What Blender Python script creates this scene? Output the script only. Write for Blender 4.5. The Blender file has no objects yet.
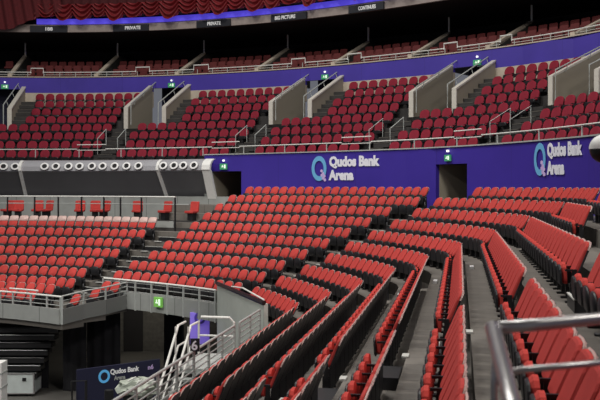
import bpy, bmesh, math, random
import numpy as np
from mathutils import Vector, Matrix
random.seed(7)
PI = math.pi
C = bpy.context.scene.collection
SC = bpy.context.scene

# ---------------------------------------------------------------- camera, sky, lights, exposure
Z0 = 8.0            # eye height above the arena floor
F = 850.0           # focal length in pixels of a 600 px wide frame
PSI = 0.1858        # yaw to the left of the straight side stand
V0 = 185.3          # horizon line
cam = bpy.data.cameras.new('camera')
cam.sensor_width = 36.0
cam.lens = F / 600 * 36
cam.shift_y = -(200 - V0) / 600
cam.clip_start = 0.1
cam.clip_end = 400
cam.dof.use_dof = True
cam.dof.focus_distance = 34
cam.dof.aperture_fstop = 4.0
camo = bpy.data.objects.new('camera', cam)
C.objects.link(camo)
camo.location = (0, 0, Z0)
camo.rotation_euler = (PI / 2, 0, PSI)
SC.camera = camo

w = bpy.data.worlds.new('world')
SC.world = w
w.use_nodes = True
w.node_tree.nodes['Background'].inputs[0].default_value = (0.75, 0.78, 0.9, 1)
w.node_tree.nodes['Background'].inputs[1].default_value = 0.18

def area_light(name, loc, target, size, power, col):
    l = bpy.data.lights.new(name, 'AREA')
    l.shape = 'SQUARE'
    l.size = size
    l.energy = power
    l.color = col
    o = bpy.data.objects.new(name, l)
    C.objects.link(o)
    o.location = loc
    o.rotation_euler = (Vector(target) - Vector(loc)).to_track_quat('-Z', 'Y').to_euler()
    return o
# rig lamps hanging over the arena floor, aimed at the stands
def spot_light(name, loc, target, power, angle):
    l = bpy.data.lights.new(name, 'SPOT')
    l.energy = power; l.spot_size = math.radians(angle); l.spot_blend = .5; l.shadow_soft_size = .8; l.color = (1.0, .97, .92)
    o = bpy.data.objects.new(name, l); C.objects.link(o); o.location = loc
    o.rotation_euler = (Vector(target) - Vector(loc)).to_track_quat('-Z', 'Y').to_euler()
# lamps aimed only at the lower stand, from over the arena floor
spot_light('stand_spot', (-22, 6, 25), (-8, 30, 3.5), 9000, 40)
spot_light('stand_spot', (-26, 14, 25), (-17, 36, 3.5), 9000, 40)
spot_light('stand_spot', (-20, 2, 25), (-3, 15, 4), 5000, 44)
area_light('rig_and_fill_light', (14, 2, 27), (-8, 44, 12), 4, 3500, (1.0, 0.95, 0.88))  # added fill from the camera's right, brightens right-facing stairwell walls
RIG = 0.62
for (x, y, z, e) in ((-8, 12, 30, 2600), (-3, 22, 31, 2600), (-9, 33, 31, 3200), (-19, 35, 31, 3200), (-16, 22, 29, 2600), (3, 14, 31, 1500)):
    area_light('rig_and_fill_light', (x, y, z), (x + .6, y + 2.0, 0), 4, e * RIG, (1.0, 0.97, 0.92))

SC.view_settings.view_transform = 'Standard'
SC.view_settings.look = 'None'
SC.view_settings.gamma = 1.0
SC.view_settings.use_curve_mapping = False
SC.view_settings.exposure = -0.08

# ---------------------------------------------------------------- materials
def lin(r, g, b):
    f = lambda c: (c / 255 / 12.92) if c / 255 <= 0.04045 else ((c / 255 + 0.055) / 1.055) ** 2.4
    return (f(r), f(g), f(b), 1)
def mat(name, col, rough=0.6, metal=0.0, noise=0.0, nscale=8.0, bump=0.0, emit=None, estr=0.0, spec=0.5, uvlines=None, coat=None):
    m = bpy.data.materials.new(name)
    m.use_nodes = True
    nt = m.node_tree
    b = nt.nodes['Principled BSDF']
    b.inputs['Roughness'].default_value = rough
    b.inputs['Metallic'].default_value = metal
    b.inputs['Specular IOR Level'].default_value = spec
    b.inputs['Base Color'].default_value = col
    if emit:
        b.inputs['Emission Color'].default_value = emit
        b.inputs['Emission Strength'].default_value = estr
    last = None
    if noise > 0:
        tc = nt.nodes.new('ShaderNodeTexCoord')
        n = nt.nodes.new('ShaderNodeTexNoise')
        n.inputs['Scale'].default_value = nscale
        n.inputs['Detail'].default_value = 5
        nt.links.new(tc.outputs['Object'], n.inputs['Vector'])
        r = nt.nodes.new('ShaderNodeValToRGB')
        r.color_ramp.elements[0].position = 0.3
        r.color_ramp.elements[1].position = 0.7
        r.color_ramp.elements[0].color = tuple(c * (1 - noise) for c in col[:3]) + (1,)
        r.color_ramp.elements[1].color = tuple(min(1, c * (1 + noise)) for c in col[:3]) + (1,)
        nt.links.new(n.outputs['Fac'], r.inputs['Fac'])
        last = r.outputs['Color']
        if bump > 0:
            bp = nt.nodes.new('ShaderNodeBump')
            bp.inputs['Strength'].default_value = bump
            nt.links.new(n.outputs['Fac'], bp.inputs['Height'])
            nt.links.new(bp.outputs['Normal'], b.inputs['Normal'])
    if uvlines:
        # joints between boards or panels, laid along the surface's own length
        period, width, dark, axis = uvlines
        uv = nt.nodes.new('ShaderNodeUVMap')
        sx = nt.nodes.new('ShaderNodeSeparateXYZ')
        nt.links.new(uv.outputs['UV'], sx.inputs['Vector'])
        dv = nt.nodes.new('ShaderNodeMath'); dv.operation = 'DIVIDE'; dv.inputs[1].default_value = period
        nt.links.new(sx.outputs[axis], dv.inputs[0])
        fr = nt.nodes.new('ShaderNodeMath'); fr.operation = 'FRACT'
        nt.links.new(dv.outputs[0], fr.inputs[0])
        lt = nt.nodes.new('ShaderNodeMath'); lt.operation = 'LESS_THAN'; lt.inputs[1].default_value = width
        nt.links.new(fr.outputs[0], lt.inputs[0])
        mx = nt.nodes.new('ShaderNodeMix'); mx.data_type = 'RGBA'
        nt.links.new(lt.outputs[0], mx.inputs[0])
        if last is not None:
            nt.links.new(last, mx.inputs[6])
        else:
            mx.inputs[6].default_value = col
        mx.inputs[7].default_value = tuple(c * dark for c in col[:3]) + (1,)
        last = mx.outputs[2]
    if last is not None:
        nt.links.new(last, b.inputs['Base Color'])
    return m

M_RED = mat('red_fabric', lin(183, 65, 61), 0.85, noise=0.12, nscale=3, spec=0.2)
M_RED2 = mat('red_fabric_pan', lin(186, 64, 58), 0.8, noise=0.1, nscale=4, spec=0.2)
M_CRIM = mat('crimson_fabric', lin(134, 37, 53), 0.85, noise=0.15, nscale=3, spec=0.2)
M_SUITE = mat('dimmed_suite_red_fabric', lin(92, 30, 30), 0.8, noise=0.1, nscale=4)  # red darkened: the dimness of the suites is put into the colour
M_SHELL = mat('black_seat_shell', lin(34, 34, 37), 0.45, noise=0.1, nscale=6)
M_RIM = mat('pale_seat_rim', lin(205, 175, 168), 0.4)
M_BLK = mat('black_metal', lin(30, 30, 32), 0.4, noise=0.1)
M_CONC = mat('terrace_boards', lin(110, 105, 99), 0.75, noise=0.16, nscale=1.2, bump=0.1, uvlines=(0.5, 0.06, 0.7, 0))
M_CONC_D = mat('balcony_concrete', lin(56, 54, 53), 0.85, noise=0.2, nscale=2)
M_WALLC = mat('stairwell_concrete', lin(172, 163, 146), 0.85, noise=0.22, nscale=1.5, bump=0.1, uvlines=(0.9, 0.03, 0.8, 0))
M_CAP = mat('pale_coping', lin(205, 200, 190), 0.6, noise=0.06)
M_PALEW = mat('pale_block_wall', lin(190, 178, 162), 0.8, noise=0.1, nscale=3)
M_BLUE = mat('blue_wall_vinyl', lin(58, 40, 150), 0.55, noise=0.06, nscale=0.7, uvlines=(4.6, 0.006, 0.7, 0))
M_BLUEB = mat('blue_band_vinyl', lin(70, 55, 162), 0.55, noise=0.08, nscale=0.7, uvlines=(4.1, 0.006, 0.75, 0))
M_STEEL = mat('brushed_steel', lin(192, 190, 190), 0.32, 0.75, noise=0.05, nscale=10)
M_RAILW = mat('pale_painted_rail', lin(225, 225, 220), 0.4, noise=0.03)
M_RAILG = mat('grey_painted_rail', lin(172, 176, 173), 0.45, 0.0, noise=0.06)
M_GPAN = mat('grey_fascia_panel', lin(152, 155, 152), 0.65, noise=0.08, nscale=2, uvlines=(1.9, 0.02, 0.5, 0))
M_GWALL = mat('grey_green_partition', lin(192, 198, 190), 0.6, noise=0.07, nscale=1.5)
M_GLASS = mat('dark_suite_glazing', lin(98, 98, 101), 0.35, noise=0.05, nscale=1.0)
M_BULL = mat('pale_bullnose', lin(155, 155, 160), 0.5, noise=0.05, nscale=1.5)
M_WHITE = mat('white_ring', lin(235, 235, 235), 0.4)
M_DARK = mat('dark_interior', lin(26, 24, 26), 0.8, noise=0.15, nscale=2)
M_BLACK = mat('black_drape', lin(22, 22, 27), 0.9, noise=0.2, nscale=4)
M_BRICK = mat('dark_block_wall', lin(86, 84, 80), 0.85, noise=0.2, nscale=6)
M_FLOOR = mat('arena_floor', lin(92, 90, 86), 0.6, noise=0.15, nscale=0.8)
M_FASC = mat('suite_fascia', lin(150, 138, 132), 0.7, noise=0.08)
M_LED = mat('blue_light_strip', lin(80, 70, 200), 0.5, emit=lin(88, 74, 225), estr=0.62)
M_SWAG = mat('dark_red_velvet', lin(118, 27, 33), 0.55, noise=0.25, nscale=2, bump=0.1)
M_SIGN = mat('black_sign_panel', lin(24, 26, 34), 0.5)
M_LETTER = mat('white_lettering', lin(235, 235, 245), 0.5)
M_SIGNTXT = mat('sign_lettering_grey', lin(205, 205, 205), 0.5, emit=lin(190, 190, 190), estr=0.35)
M_LOGO = mat('pale_blue_logo', lin(110, 180, 225), 0.5)
M_LOGOP = mat('lilac_logo_dots', lin(205, 180, 230), 0.5)
M_EXIT = mat('exit_sign_green', lin(60, 150, 100), 0.4, emit=lin(90, 190, 130), estr=0.18)
M_EXITF = mat('exit_sign_figure', lin(235, 250, 235), 0.4, emit=lin(240, 255, 240), estr=.5)
M_LIME = mat('exit_sign_lime', lin(130, 200, 90), 0.4, emit=lin(120, 200, 90), estr=0.2)
M_PURP = mat('purple_lightbox', lin(140, 122, 210), 0.5, emit=lin(110, 88, 205), estr=0.4)
M_NAVY = mat('navy_board', lin(26, 28, 58), 0.6, noise=0.1, nscale=2)
M_CASE = mat('grey_case_laminate', lin(190, 198, 196), 0.5, noise=0.08, nscale=3)
M_LAMPW = mat('house_light_white', lin(255, 255, 255), 0.3, emit=(1, 1, 1, 1), estr=1.0)
M_CREAM = mat('white_moulding', lin(225, 225, 222), 0.5, noise=0.04)
M_PLANT = mat('pale_wrap', lin(165, 172, 160), 0.5, noise=0.25, nscale=6, bump=0.3)
M_NOSE = mat('step_nosing', lin(190, 190, 185), 0.6)

# ---------------------------------------------------------------- plan of the bowl
HT = [3.149, 2.845, 2.524, 2.185, 1.842, 1.5, 1.147, 0.779, 0.422, 0.066]
CP = [-4.199, 21.975, 1.375, 1.791, 17.75, 1.353, 25.327, 18.811, 9.868]
BR = [0, 12, 25, 40, 55, 70, 85, 130]
SCL = 1.1
CS, SN = math.cos(PSI), math.sin(PSI)
def base_curve(step=0.05):
    pts = []
    x, y = CP[0] * SCL, CP[1] * SCL
    for yy in np.arange(-6, y, step):
        pts.append((x, yy, 1, 0, 0))
    for i, R in enumerate(CP[2:]):
        R *= SCL
        a0, a1 = math.radians(BR[i]), math.radians(BR[i + 1])
        n = max(2, int(R * (a1 - a0) / step))
        for j in range(n):
            a = a0 + (a1 - a0) * j / n
            pts.append((x + R * (math.cos(a) - math.cos(a0)), y + R * (math.sin(a) - math.sin(a0)), math.cos(a), math.sin(a), math.degrees(a)))
        x += R * (math.cos(a1) - math.cos(a0))
        y += R * (math.sin(a1) - math.sin(a0))
    return np.array(pts)
B = base_curve()
IC = int(np.argmax(B[:, 4] > 0)) - 1    # index of the corner
class Curve:
    """the bowl's line moved outward by o; L is the length along it from the corner"""
    def __init__(s, o):
        s.o = o
        s.x = B[:, 0] + o * B[:, 2]
        s.y = B[:, 1] + o * B[:, 3]
        dl = np.hypot(np.diff(s.x), np.diff(s.y))
        s.L = np.concatenate([[0], np.cumsum(dl)])
        s.L -= s.L[IC]
        s.a = np.radians(B[:, 4])
        s.d = s.y * CS - s.x * SN
        s.u = np.where(s.d > 0.5, 300 + F * (s.x * CS + s.y * SN) / np.maximum(s.d, .5), 9999)
    def at(s, L):
        return float(np.interp(L, s.L, s.x)), float(np.interp(L, s.L, s.y)), float(np.interp(L, s.L, s.a))
    def Lu(s, u):                        # L where the curve stands in photo column u (far side)
        m = (s.d > 6) & ((B[:, 4] > 50) | (u > 250))
        return float(s.L[np.where(m, abs(s.u - u), 1e9).argmin()])
    def La(s, ang):
        return float(s.L[abs(B[:, 4] - ang).argmin()]) if ang > 0 else 0.0
    def Ly(s, y):
        return float(y - B[IC, 1])
_cv = {}
def cv(o):
    o = round(o, 4)
    if o not in _cv: _cv[o] = Curve(o)
    return _cv[o]
def W(u, v, d):                          # the world point d metres in front of the eye
    lat = (u - 300) / F * d
    return Vector((lat * CS - d * SN, lat * SN + d * CS, Z0 - (v - V0) / F * d))
def uvd(p):
    d = p[1] * CS - p[0] * SN
    if d < 0.3: return None
    return 300 + F * (p[0] * CS + p[1] * SN) / d, V0 + F * (Z0 - p[2]) / d, d
def amin(ang): return int(abs(B[:, 4] - ang).argmin())
def idx_of(o, u):
    c = cv(o); m = (c.d > 6) & ((B[:, 4] > 50) | (u > 250))
    return int(np.where(m, abs(c.u - u), 1e9).argmin())

# ---------------------------------------------------------------- helpers
def props(o, label=None, cat=None, group=None, kind=None):
    if label: o['label'] = label
    if cat: o['category'] = cat
    if group: o['group'] = group
    if kind: o['kind'] = kind
    return o
def thing(name, label, cat, loc=(0, 0, 0), rotz=0, group=None):
    o = bpy.data.objects.new(name, None)
    o.empty_display_size = 0.1
    C.objects.link(o)
    o.location = loc
    o.rotation_euler = (0, 0, rotz)
    return props(o, label, cat, group)
def mesh_obj(name, verts, faces, mats, midx=None, parent=None, smooth=False, uvs=None):
    me = bpy.data.meshes.new(name)
    me.from_pydata([tuple(v) for v in verts], [], [tuple(f) for f in faces])
    if not isinstance(mats, (list, tuple)): mats = [mats]
    for m in mats: me.materials.append(m)
    if midx is not None: me.polygons.foreach_set('material_index', list(midx))
    if smooth: me.polygons.foreach_set('use_smooth', [True] * len(me.polygons))
    if uvs is not None:
        lay = me.uv_layers.new(name='UVMap')
        li = np.empty(len(me.loops), dtype=np.int32)
        me.loops.foreach_get('vertex_index', li)
        lay.data.foreach_set('uv', np.asarray(uvs, dtype=np.float32)[li].ravel())
    me.update()
    o = bpy.data.objects.new(name, me)
    C.objects.link(o)
    if parent is not None:
        o.parent = parent
    return o
class MB:
    """collects shapes of one part"""
    def __init__(s): s.v, s.f, s.m = [], [], []
    def add(s, V, Fs, m=0):
        n = len(s.v)
        s.v += [tuple(v) for v in V]
        s.f += [tuple(i + n for i in f) for f in Fs]
        s.m += [m] * len(Fs)
    def box(s, c, size, rz=0, m=0, ax=None):
        sx, sy, sz = [q / 2 for q in size]
        V = [Vector((x, y, z)) for z in (-sz, sz) for y in (-sy, sy) for x in (-sx, sx)]
        R = Matrix.Rotation(rz, 3, 'Z') if ax is None else ax
        V = [R @ v + Vector(c) for v in V]
        s.add(V, [(0, 2, 3, 1), (4, 5, 7, 6), (0, 1, 5, 4), (2, 6, 7, 3), (0, 4, 6, 2), (1, 3, 7, 5)], m)
    def prism(s, pts, vec, m=0):          # closed outline pts extruded by vec
        n = len(pts)
        V = [Vector(p) for p in pts] + [Vector(p) + Vector(vec) for p in pts]
        Fs = [tuple(range(n - 1, -1, -1)), tuple(range(n, 2 * n))]
        Fs += [(i, (i + 1) % n, n + (i + 1) % n, n + i) for i in range(n)]
        s.add(V, Fs, m)
    def tube(s, path, r, seg=8, m=0, cap=True):
        P = [Vector(p) for p in path]
        n = len(P)
        rings = []
        for i, p in enumerate(P):
            t = (P[min(i + 1, n - 1)] - P[max(i - 1, 0)]).normalized()
            up = Vector((0, 0, 1)) if abs(t.z) < 0.95 else Vector((1, 0, 0))
            a = t.cross(up).normalized(); b = t.cross(a).normalized()
            k = 1.0
            if 0 < i < n - 1:
                c_ = max(0.5, (P[i] - P[i - 1]).normalized().dot((P[i + 1] - P[i]).normalized()))
                k = 1 / math.sqrt((1 + c_) / 2)
            rr = r[i] if isinstance(r, (list, tuple)) else r
            rings.append([p + (a * math.cos(2 * PI * j / seg) + b * math.sin(2 * PI * j / seg)) * rr * k for j in range(seg)])
        V = [q for ring in rings for q in ring]
        Fs = []
        for i in range(n - 1):
            for j in range(seg):
                k2 = (j + 1) % seg
                Fs.append((i * seg + j, (i + 1) * seg + j, (i + 1) * seg + k2, i * seg + k2))
        if cap:
            Fs.append(tuple(range(seg))); Fs.append(tuple(reversed(range((n - 1) * seg, n * seg))))
        s.add(V, Fs, m)
    def build(s, name, mats, parent=None, smooth=False):
        if parent is not None:
            # shapes are given in world space: bring them into the thing's own frame
            inv = (Matrix.Translation(parent.location) @ Matrix.Rotation(parent.rotation_euler.z, 4, 'Z')).inverted()
            if parent.parent is not None:
                g = parent.parent
                inv = inv @ (Matrix.Translation(g.location) @ Matrix.Rotation(g.rotation_euler.z, 4, 'Z')).inverted()
            s.v = [tuple(inv @ Vector(v)) for v in s.v]
        return mesh_obj(name, s.v, s.f, mats, s.m, parent, smooth)
def sweep(name, prof, i0, i1, m, step=6, parent=None, closed=False, extra=(), world_origin=None):
    """a profile of (outward distance, height) carried along the bowl's line from index i0 to i1"""
    ids = sorted(set(list(range(i0, i1, step)) + [i1]) | set(e for e in extra if i0 <= e <= i1))
    verts, uvs, faces = [], [], []
    pl = [0]
    for a, b in zip(prof, prof[1:]): pl.append(pl[-1] + math.hypot(b[0] - a[0], b[1] - a[1]))
    n = len(prof)
    Lr = cv(prof[0][0]).L
    for i in ids:
        for j, (o, z) in enumerate(prof):
            verts.append((B[i, 0] + o * B[i, 2], B[i, 1] + o * B[i, 3], z))
            uvs.append((Lr[i], pl[j]))
    for r in range(len(ids) - 1):
        for j in range(n if closed else n - 1):
            k = (j + 1) % n
            faces.append((r * n + j, (r + 1) * n + j, (r + 1) * n + k, r * n + k))
    if closed:
        faces.append(tuple(range(n))); faces.append(tuple(reversed(range((len(ids) - 1) * n, len(ids) * n))))
    return mesh_obj(name, verts, faces, m, None, parent, uvs=uvs)
def struct(o): o['kind'] = 'structure'; return o
def box_sweep(name, o0, o1, z0, z1, i0, i1, m, parent=None, step=6):
    return sweep(name, [(o0, z0), (o0, z1), (o1, z1), (o1, z0)], i0, i1, m, step, parent, True)
def rail_path(o, z, L0, L1, step=0.6):
    c = cv(o); n = max(1, int(abs(L1 - L0) / step)); out = []
    for i in range(n + 1):
        x, y, a = c.at(L0 + (L1 - L0) * i / n); out.append((x, y, z))
    return out
ORD = ['', 'first', 'second', 'third', 'fourth', 'fifth', 'sixth', 'seventh', 'eighth', 'ninth', 'tenth', 'eleventh', 'twelfth', 'thirteenth',
       'fourteenth', 'fifteenth', 'sixteenth', 'seventeenth', 'eighteenth', 'nineteenth', 'twentieth']
def ordn(n):
    if n <= 20: return ORD[n]
    t = {2: 'twenty', 3: 'thirty', 4: 'forty', 5: 'fifty', 6: 'sixty', 7: 'seventy', 8: 'eighty', 9: 'ninety'}[n // 10]
    if n % 10: return t + '-' + ORD[n % 10]
    return t[:-1] + 'ieth'

# ---------------------------------------------------------------- lettering
def text_mesh(s, size, bold=0.02, extr=0.008, sx=1.0):
    c = bpy.data.curves.new('lettering', 'FONT')
    c.body = s; c.size = size; c.offset = bold * size; c.extrude = extr; c.resolution_u = 3
    o = bpy.data.objects.new('lettering_tmp', c)
    C.objects.link(o)
    bpy.context.view_layer.update()
    dg = bpy.context.evaluated_depsgraph_get()
    me = bpy.data.meshes.new_from_object(o.evaluated_get(dg))
    V = [(v.co.x * sx, v.co.y, v.co.z) for v in me.vertices]
    Fs = [tuple(p.vertices) for p in me.polygons]
    bpy.data.objects.remove(o); bpy.data.meshes.remove(me); bpy.data.curves.remove(c)
    return V, Fs
def on_wall(V, o, L, z):                  # letters (x right, y up, z out) laid onto the curved wall at length L, height z
    c = cv(o); out = []
    for x, y, q in V:
        X, Y, a = c.at(L - x)
        out.append((X - math.cos(a) * q, Y - math.sin(a) * q, z + y))
    return out
def on_plane(V, p, ex, ez=Vector((0, 0, 1))):
    ex = ex.normalized(); nrm = ex.cross(ez)
    return [tuple(p + ex * x + ez * y + nrm * q) for x, y, q in V]
def ring_shape(rx, rz, w, seg=32, depth=0.01):
    V, Fs = [], []
    for i in range(seg):
        a = 2 * PI * i / seg
        for r, q in ((1, depth), (w, depth), (1, 0), (w, 0)):
            V.append((rx * r * math.cos(a), rz * r * math.sin(a), q))
    for i in range(seg):
        j = (i + 1) % seg
        Fs += [(4 * i, 4 * i + 1, 4 * j + 1, 4 * j), (4 * i, 4 * j, 4 * j + 2, 4 * i + 2), (4 * i + 1, 4 * i + 3, 4 * j + 3, 4 * j + 1)]
    return V, Fs
def dots_shape(rx, rz, r, depth=0.016):
    V, Fs = [], []
    for (px, pz) in ((0.35, -0.2), (0.55, -0.42), (0.38, -0.55), (0.72, -0.62), (0.55, -0.78), (0.8, -0.92)):
        n = len(V)
        for q in (0, depth):
            for i in range(6):
                a = PI / 3 * i + .5
                V.append((px * rx + r * math.cos(a), pz * rz + r * math.sin(a), q))
        Fs += [tuple(range(n + 6, n + 12))] + [(n + i, n + (i + 1) % 6, n + 6 + (i + 1) % 6, n + 6 + i) for i in range(6)]
    return V, Fs

# ================================================================ STRUCTURE
IEND = len(B) - 1
o_row = lambda k: 0.935 * k
z_back = lambda k: Z0 - 1.1 * HT[k]              # top of the backs in row k
z_tread = lambda k: z_back(k) - 0.90
IB0, IB1 = amin(68.9), amin(72.3)                # aisle beside the exit under the balcony
IA0, IA1 = amin(37.2), amin(40.0)                # aisle below the second exit
IX = amin(71.0)

# arena floor
f = MB(); f.box((-20, 15, -0.1), (70, 80, 0.2)); struct(f.build('floor', M_FLOOR))
# lower bowl treads and risers
def terr_prof(k0, k1, o_end=None, bottom=None):
    p = [(o_row(k0) - 0.86, z_tread(k0) - 0.45 if bottom is None else bottom)]
    for k in range(k0, k1 + 1):
        p.append((p[-1][0], z_tread(k)))
        p.append(((o_row(k) + 0.1) if k < k1 or o_end is None else o_end, z_tread(k)))
    return p
KEX = [amin(a) for a in BR]
struct(sweep('floor_terrace', terr_prof(0, 5, 4.8), 0, IEND, M_CONC, 6, extra=KEX))
pu = terr_prof(6, 9, 9.75, bottom=z_tread(5))
pu[0] = (o_row(5) + 0.1, z_tread(5)); pu[1] = (pu[0][0], z_tread(6))
struct(sweep('floor_terrace_upper', pu, 0, amin(75.5), M_CONC, 6, extra=KEX))
# its end beside the club balcony
mb = MB()
ie = amin(75.5)
pp = [Vector((B[ie, 0] + o * B[ie, 2], B[ie, 1] + o * B[ie, 3], z)) for o, z in pu] + [Vector((B[ie, 0] + 9.75 * B[ie, 2], B[ie, 1] + 9.75 * B[ie, 3], 4.5))]
mb.prism(pp, Vector((-B[ie, 3], B[ie, 2], 0)) * 0.05); struct(mb.build('wall_terrace_end', M_DARK))

# lower blue wall, with the two exits left open
ZW = Z0 + 1.57
wl = cv(9.65)
iP0, iP1 = idx_of(9.65, 241), idx_of(9.65, 212)      # exit beside the balcony (right, left edge)
iQ0, iQ1 = idx_of(9.65, 467), idx_of(9.65, 438)      # second exit
zP, zQ = Z0 + 0.72, Z0 + 0.88                        # lintel heights
iWend = idx_of(9.65, 204)
def wall(name, i0, i1, z0, z1, m=M_BLUE): return struct(box_sweep(name, 9.65, 9.85, z0, z1, i0, i1, m, step=4))
wall('wall_lower', 0, iQ0, 5.5, ZW); wall('wall_lower', iQ0, iQ1, zQ, ZW)
wall('wall_lower', iQ1, iP0, 5.5, ZW); wall('wall_lower', iP0, iWend, zP, ZW)
wall('wall_pier', iP1, iWend, 5.0, zP, M_GPAN)
for (a, b, zt) in ((iP0, iP1, zP), (iQ0, iQ1, zQ)):   # passages behind the exits
    for nm, i in (('wall_passage', a), ('wall_passage', b)):
        q = MB(); nrm = Vector((B[i, 2], B[i, 3], 0)); t = Vector((-B[i, 3], B[i, 2], 0))
        p = Vector((B[i, 0], B[i, 1], 0)) + nrm * 9.85
        sgn = -1 if i == a else 1
        q.prism([p + Vector((0, 0, 5.2)), p + nrm * 4 + Vector((0, 0, 5.2)), p + nrm * 4 + Vector((0, 0, zt)), p + Vector((0, 0, zt))], t * 0.15 * sgn)
        struct(q.build(nm, M_WALLC))
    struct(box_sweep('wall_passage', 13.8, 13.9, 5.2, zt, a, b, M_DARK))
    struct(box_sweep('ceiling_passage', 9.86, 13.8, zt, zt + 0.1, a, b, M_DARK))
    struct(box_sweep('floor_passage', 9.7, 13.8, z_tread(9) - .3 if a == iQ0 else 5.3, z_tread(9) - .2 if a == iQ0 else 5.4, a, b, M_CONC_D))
# pale coping on the blue wall
struct(box_sweep('trim_1', 9.6, 9.9, ZW, ZW + 0.05, 0, iWend, M_RAILG, step=4))

# upper balcony treads
NM = 8
mo = lambda m: 10.8 + 0.914 * m
mz = lambda m: Z0 + 1.99 + 0.553 * m - 0.84
p = [(9.7, Z0 + 0.9)]
for m in range(NM):
    p.append((p[-1][0], mz(m))); p.append((mo(m) + 0.12 if m < NM - 1 else 18.0, mz(m)))
BALP = p
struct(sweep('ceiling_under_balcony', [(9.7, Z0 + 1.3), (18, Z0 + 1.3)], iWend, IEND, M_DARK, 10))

# upper blue band with openings above the stairwells
ZB0, ZB1 = Z0 + 6.02, Z0 + 7.02
VOM = [(106.3, 104.5, -31, 3), (88.3, 84.0, 127, 161), (72.0, 68.0, 273, 307), (59.3, 56.6, 413, 443), (39.2, 34.5, 552, 590)]
vom_i = []
for (_, _, ul, ur), w_ in zip(VOM, (2.0,) * 5):
    c = cv(14.2); Ll = c.Lu(ul)
    i_l = int(abs(c.L - Ll).argmin()); i_r = int(abs(c.L - (Ll - 2.15)).argmin())
    vom_i.append((i_r, i_l))
prev = 0
kf = [q_ for q_ in BALP if q_[0] < mo(3) + .2] + [(mo(3) + .12, Z0 + .9), (19.6, Z0 + 2.2)]
for (ir, il) in sorted(vom_i) + [(IEND, IEND)]:
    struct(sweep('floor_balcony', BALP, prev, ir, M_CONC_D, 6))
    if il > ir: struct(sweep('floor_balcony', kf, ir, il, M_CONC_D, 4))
    prev = il
prev = 0
for (ir, il) in sorted(vom_i) + [(IEND, IEND)]:
    struct(box_sweep('wall_upper', 18.0, 18.2, ZB0, ZB1, prev, ir, M_BLUEB, step=4))
    struct(box_sweep('wall_behind_seats', 18.0, 18.2, mz(7), ZB0, prev, ir, M_PALEW, step=4))
    if il > ir:
        struct(box_sweep('wall_upper', 18.0, 18.2, Z0 + 6.25, ZB1, ir, il, M_BLUEB, step=4))
        struct(box_sweep('wall_stairwell_back', 19.6, 19.7, Z0 + 3.2, Z0 + 6.45, ir, il, M_NAVY, step=4))
    prev = il
struct(box_sweep('trim_2', 17.95, 18.25, ZB1, ZB1 + 0.06, 0, IEND, M_PALEW, step=4))

# suites above the band
SB = [18.3, 19.3, 20.2, 21.1, 22.0, 25.5]
p = [(18.2, Z0 + 6.75), (19.05, Z0 + 6.75), (19.05, Z0 + 7.15), (20.0, Z0 + 7.15), (20.0, Z0 + 7.55), (20.95, Z0 + 7.55), (20.95, Z0 + 7.95), (26.5, Z0 + 7.95), (26.5, Z0 + 10.3)]
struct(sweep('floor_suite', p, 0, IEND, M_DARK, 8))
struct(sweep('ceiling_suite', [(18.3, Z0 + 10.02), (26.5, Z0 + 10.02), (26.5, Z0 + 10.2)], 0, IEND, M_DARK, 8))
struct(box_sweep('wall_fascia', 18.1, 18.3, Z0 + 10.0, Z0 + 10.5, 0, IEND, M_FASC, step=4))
iC = idx_of(18, 36)
led = box_sweep('light_strip', 18.02, 18.3, Z0 + 10.5, Z0 + 10.85, 0, iC, M_LED, step=4)
props(led, 'long blue light strip running under the gathered red curtain', 'light')
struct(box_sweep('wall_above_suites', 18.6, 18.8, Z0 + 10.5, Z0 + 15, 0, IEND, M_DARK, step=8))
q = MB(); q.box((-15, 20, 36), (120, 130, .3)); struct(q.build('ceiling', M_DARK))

# suite partitions: sloping pale-topped walls with a thin post
def partition(u):
    c = cv(18.1); L = c.Lu(u); x, y, a = c.at(L)
    n = Vector((math.cos(a), math.sin(a), 0)); t = Vector((-math.sin(a), math.cos(a), 0))
    P0 = Vector((x, y, 0))
    q = MB()
    q.prism([P0 + n * .15 + Vector((0, 0, Z0 + 6.8)), P0 + n * 8 + Vector((0, 0, Z0 + 6.8)), P0 + n * 8 + Vector((0, 0, Z0 + 9.8)), P0 + n * 4.5 + Vector((0, 0, Z0 + 9.05)), P0 + n * .15 + Vector((0, 0, Z0 + 7.12))], t * 0.14)
    th = thing('suite_partition', None, 'partition')
    q.build('side_wall', M_CONC_D, th)
    q = MB()
    q.prism([P0 + n * -.02 + Vector((0, 0, Z0 + 7.07)), P0 + n * .5 + Vector((0, 0, Z0 + 7.14)), P0 + n * 4.5 + Vector((0, 0, Z0 + 9.05)), P0 + n * 4.5 + Vector((0, 0, Z0 + 9.15)), P0 + n * .2 + Vector((0, 0, Z0 + 7.28)), P0 + n * -.02 + Vector((0, 0, Z0 + 7.28))], t * 0.26)
    q.build('coping', M_PALEW, th)
    q = MB(); q.tube([P0 + n * 4.5 + t * .1 + Vector((0, 0, Z0 + 9.1)), P0 + n * 4.5 + t * .1 + Vector((0, 0, Z0 + 10.02))], 0.06)
    q.build('post', M_RAILW, th)
    return th
pu_ = [12, 98, 178, 260, 333, 412, 487, 533, 600]
names = ['nearest the exit sign at the picture edge', 'above the first full seat block', 'above the stairwell with the second exit sign', 'in front of the second private suite',
         'above the third stairwell', 'below the last hanging suite sign', 'above the fourth stairwell', 'beside the fifth stairwell rail', 'at the far end of the row']
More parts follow.
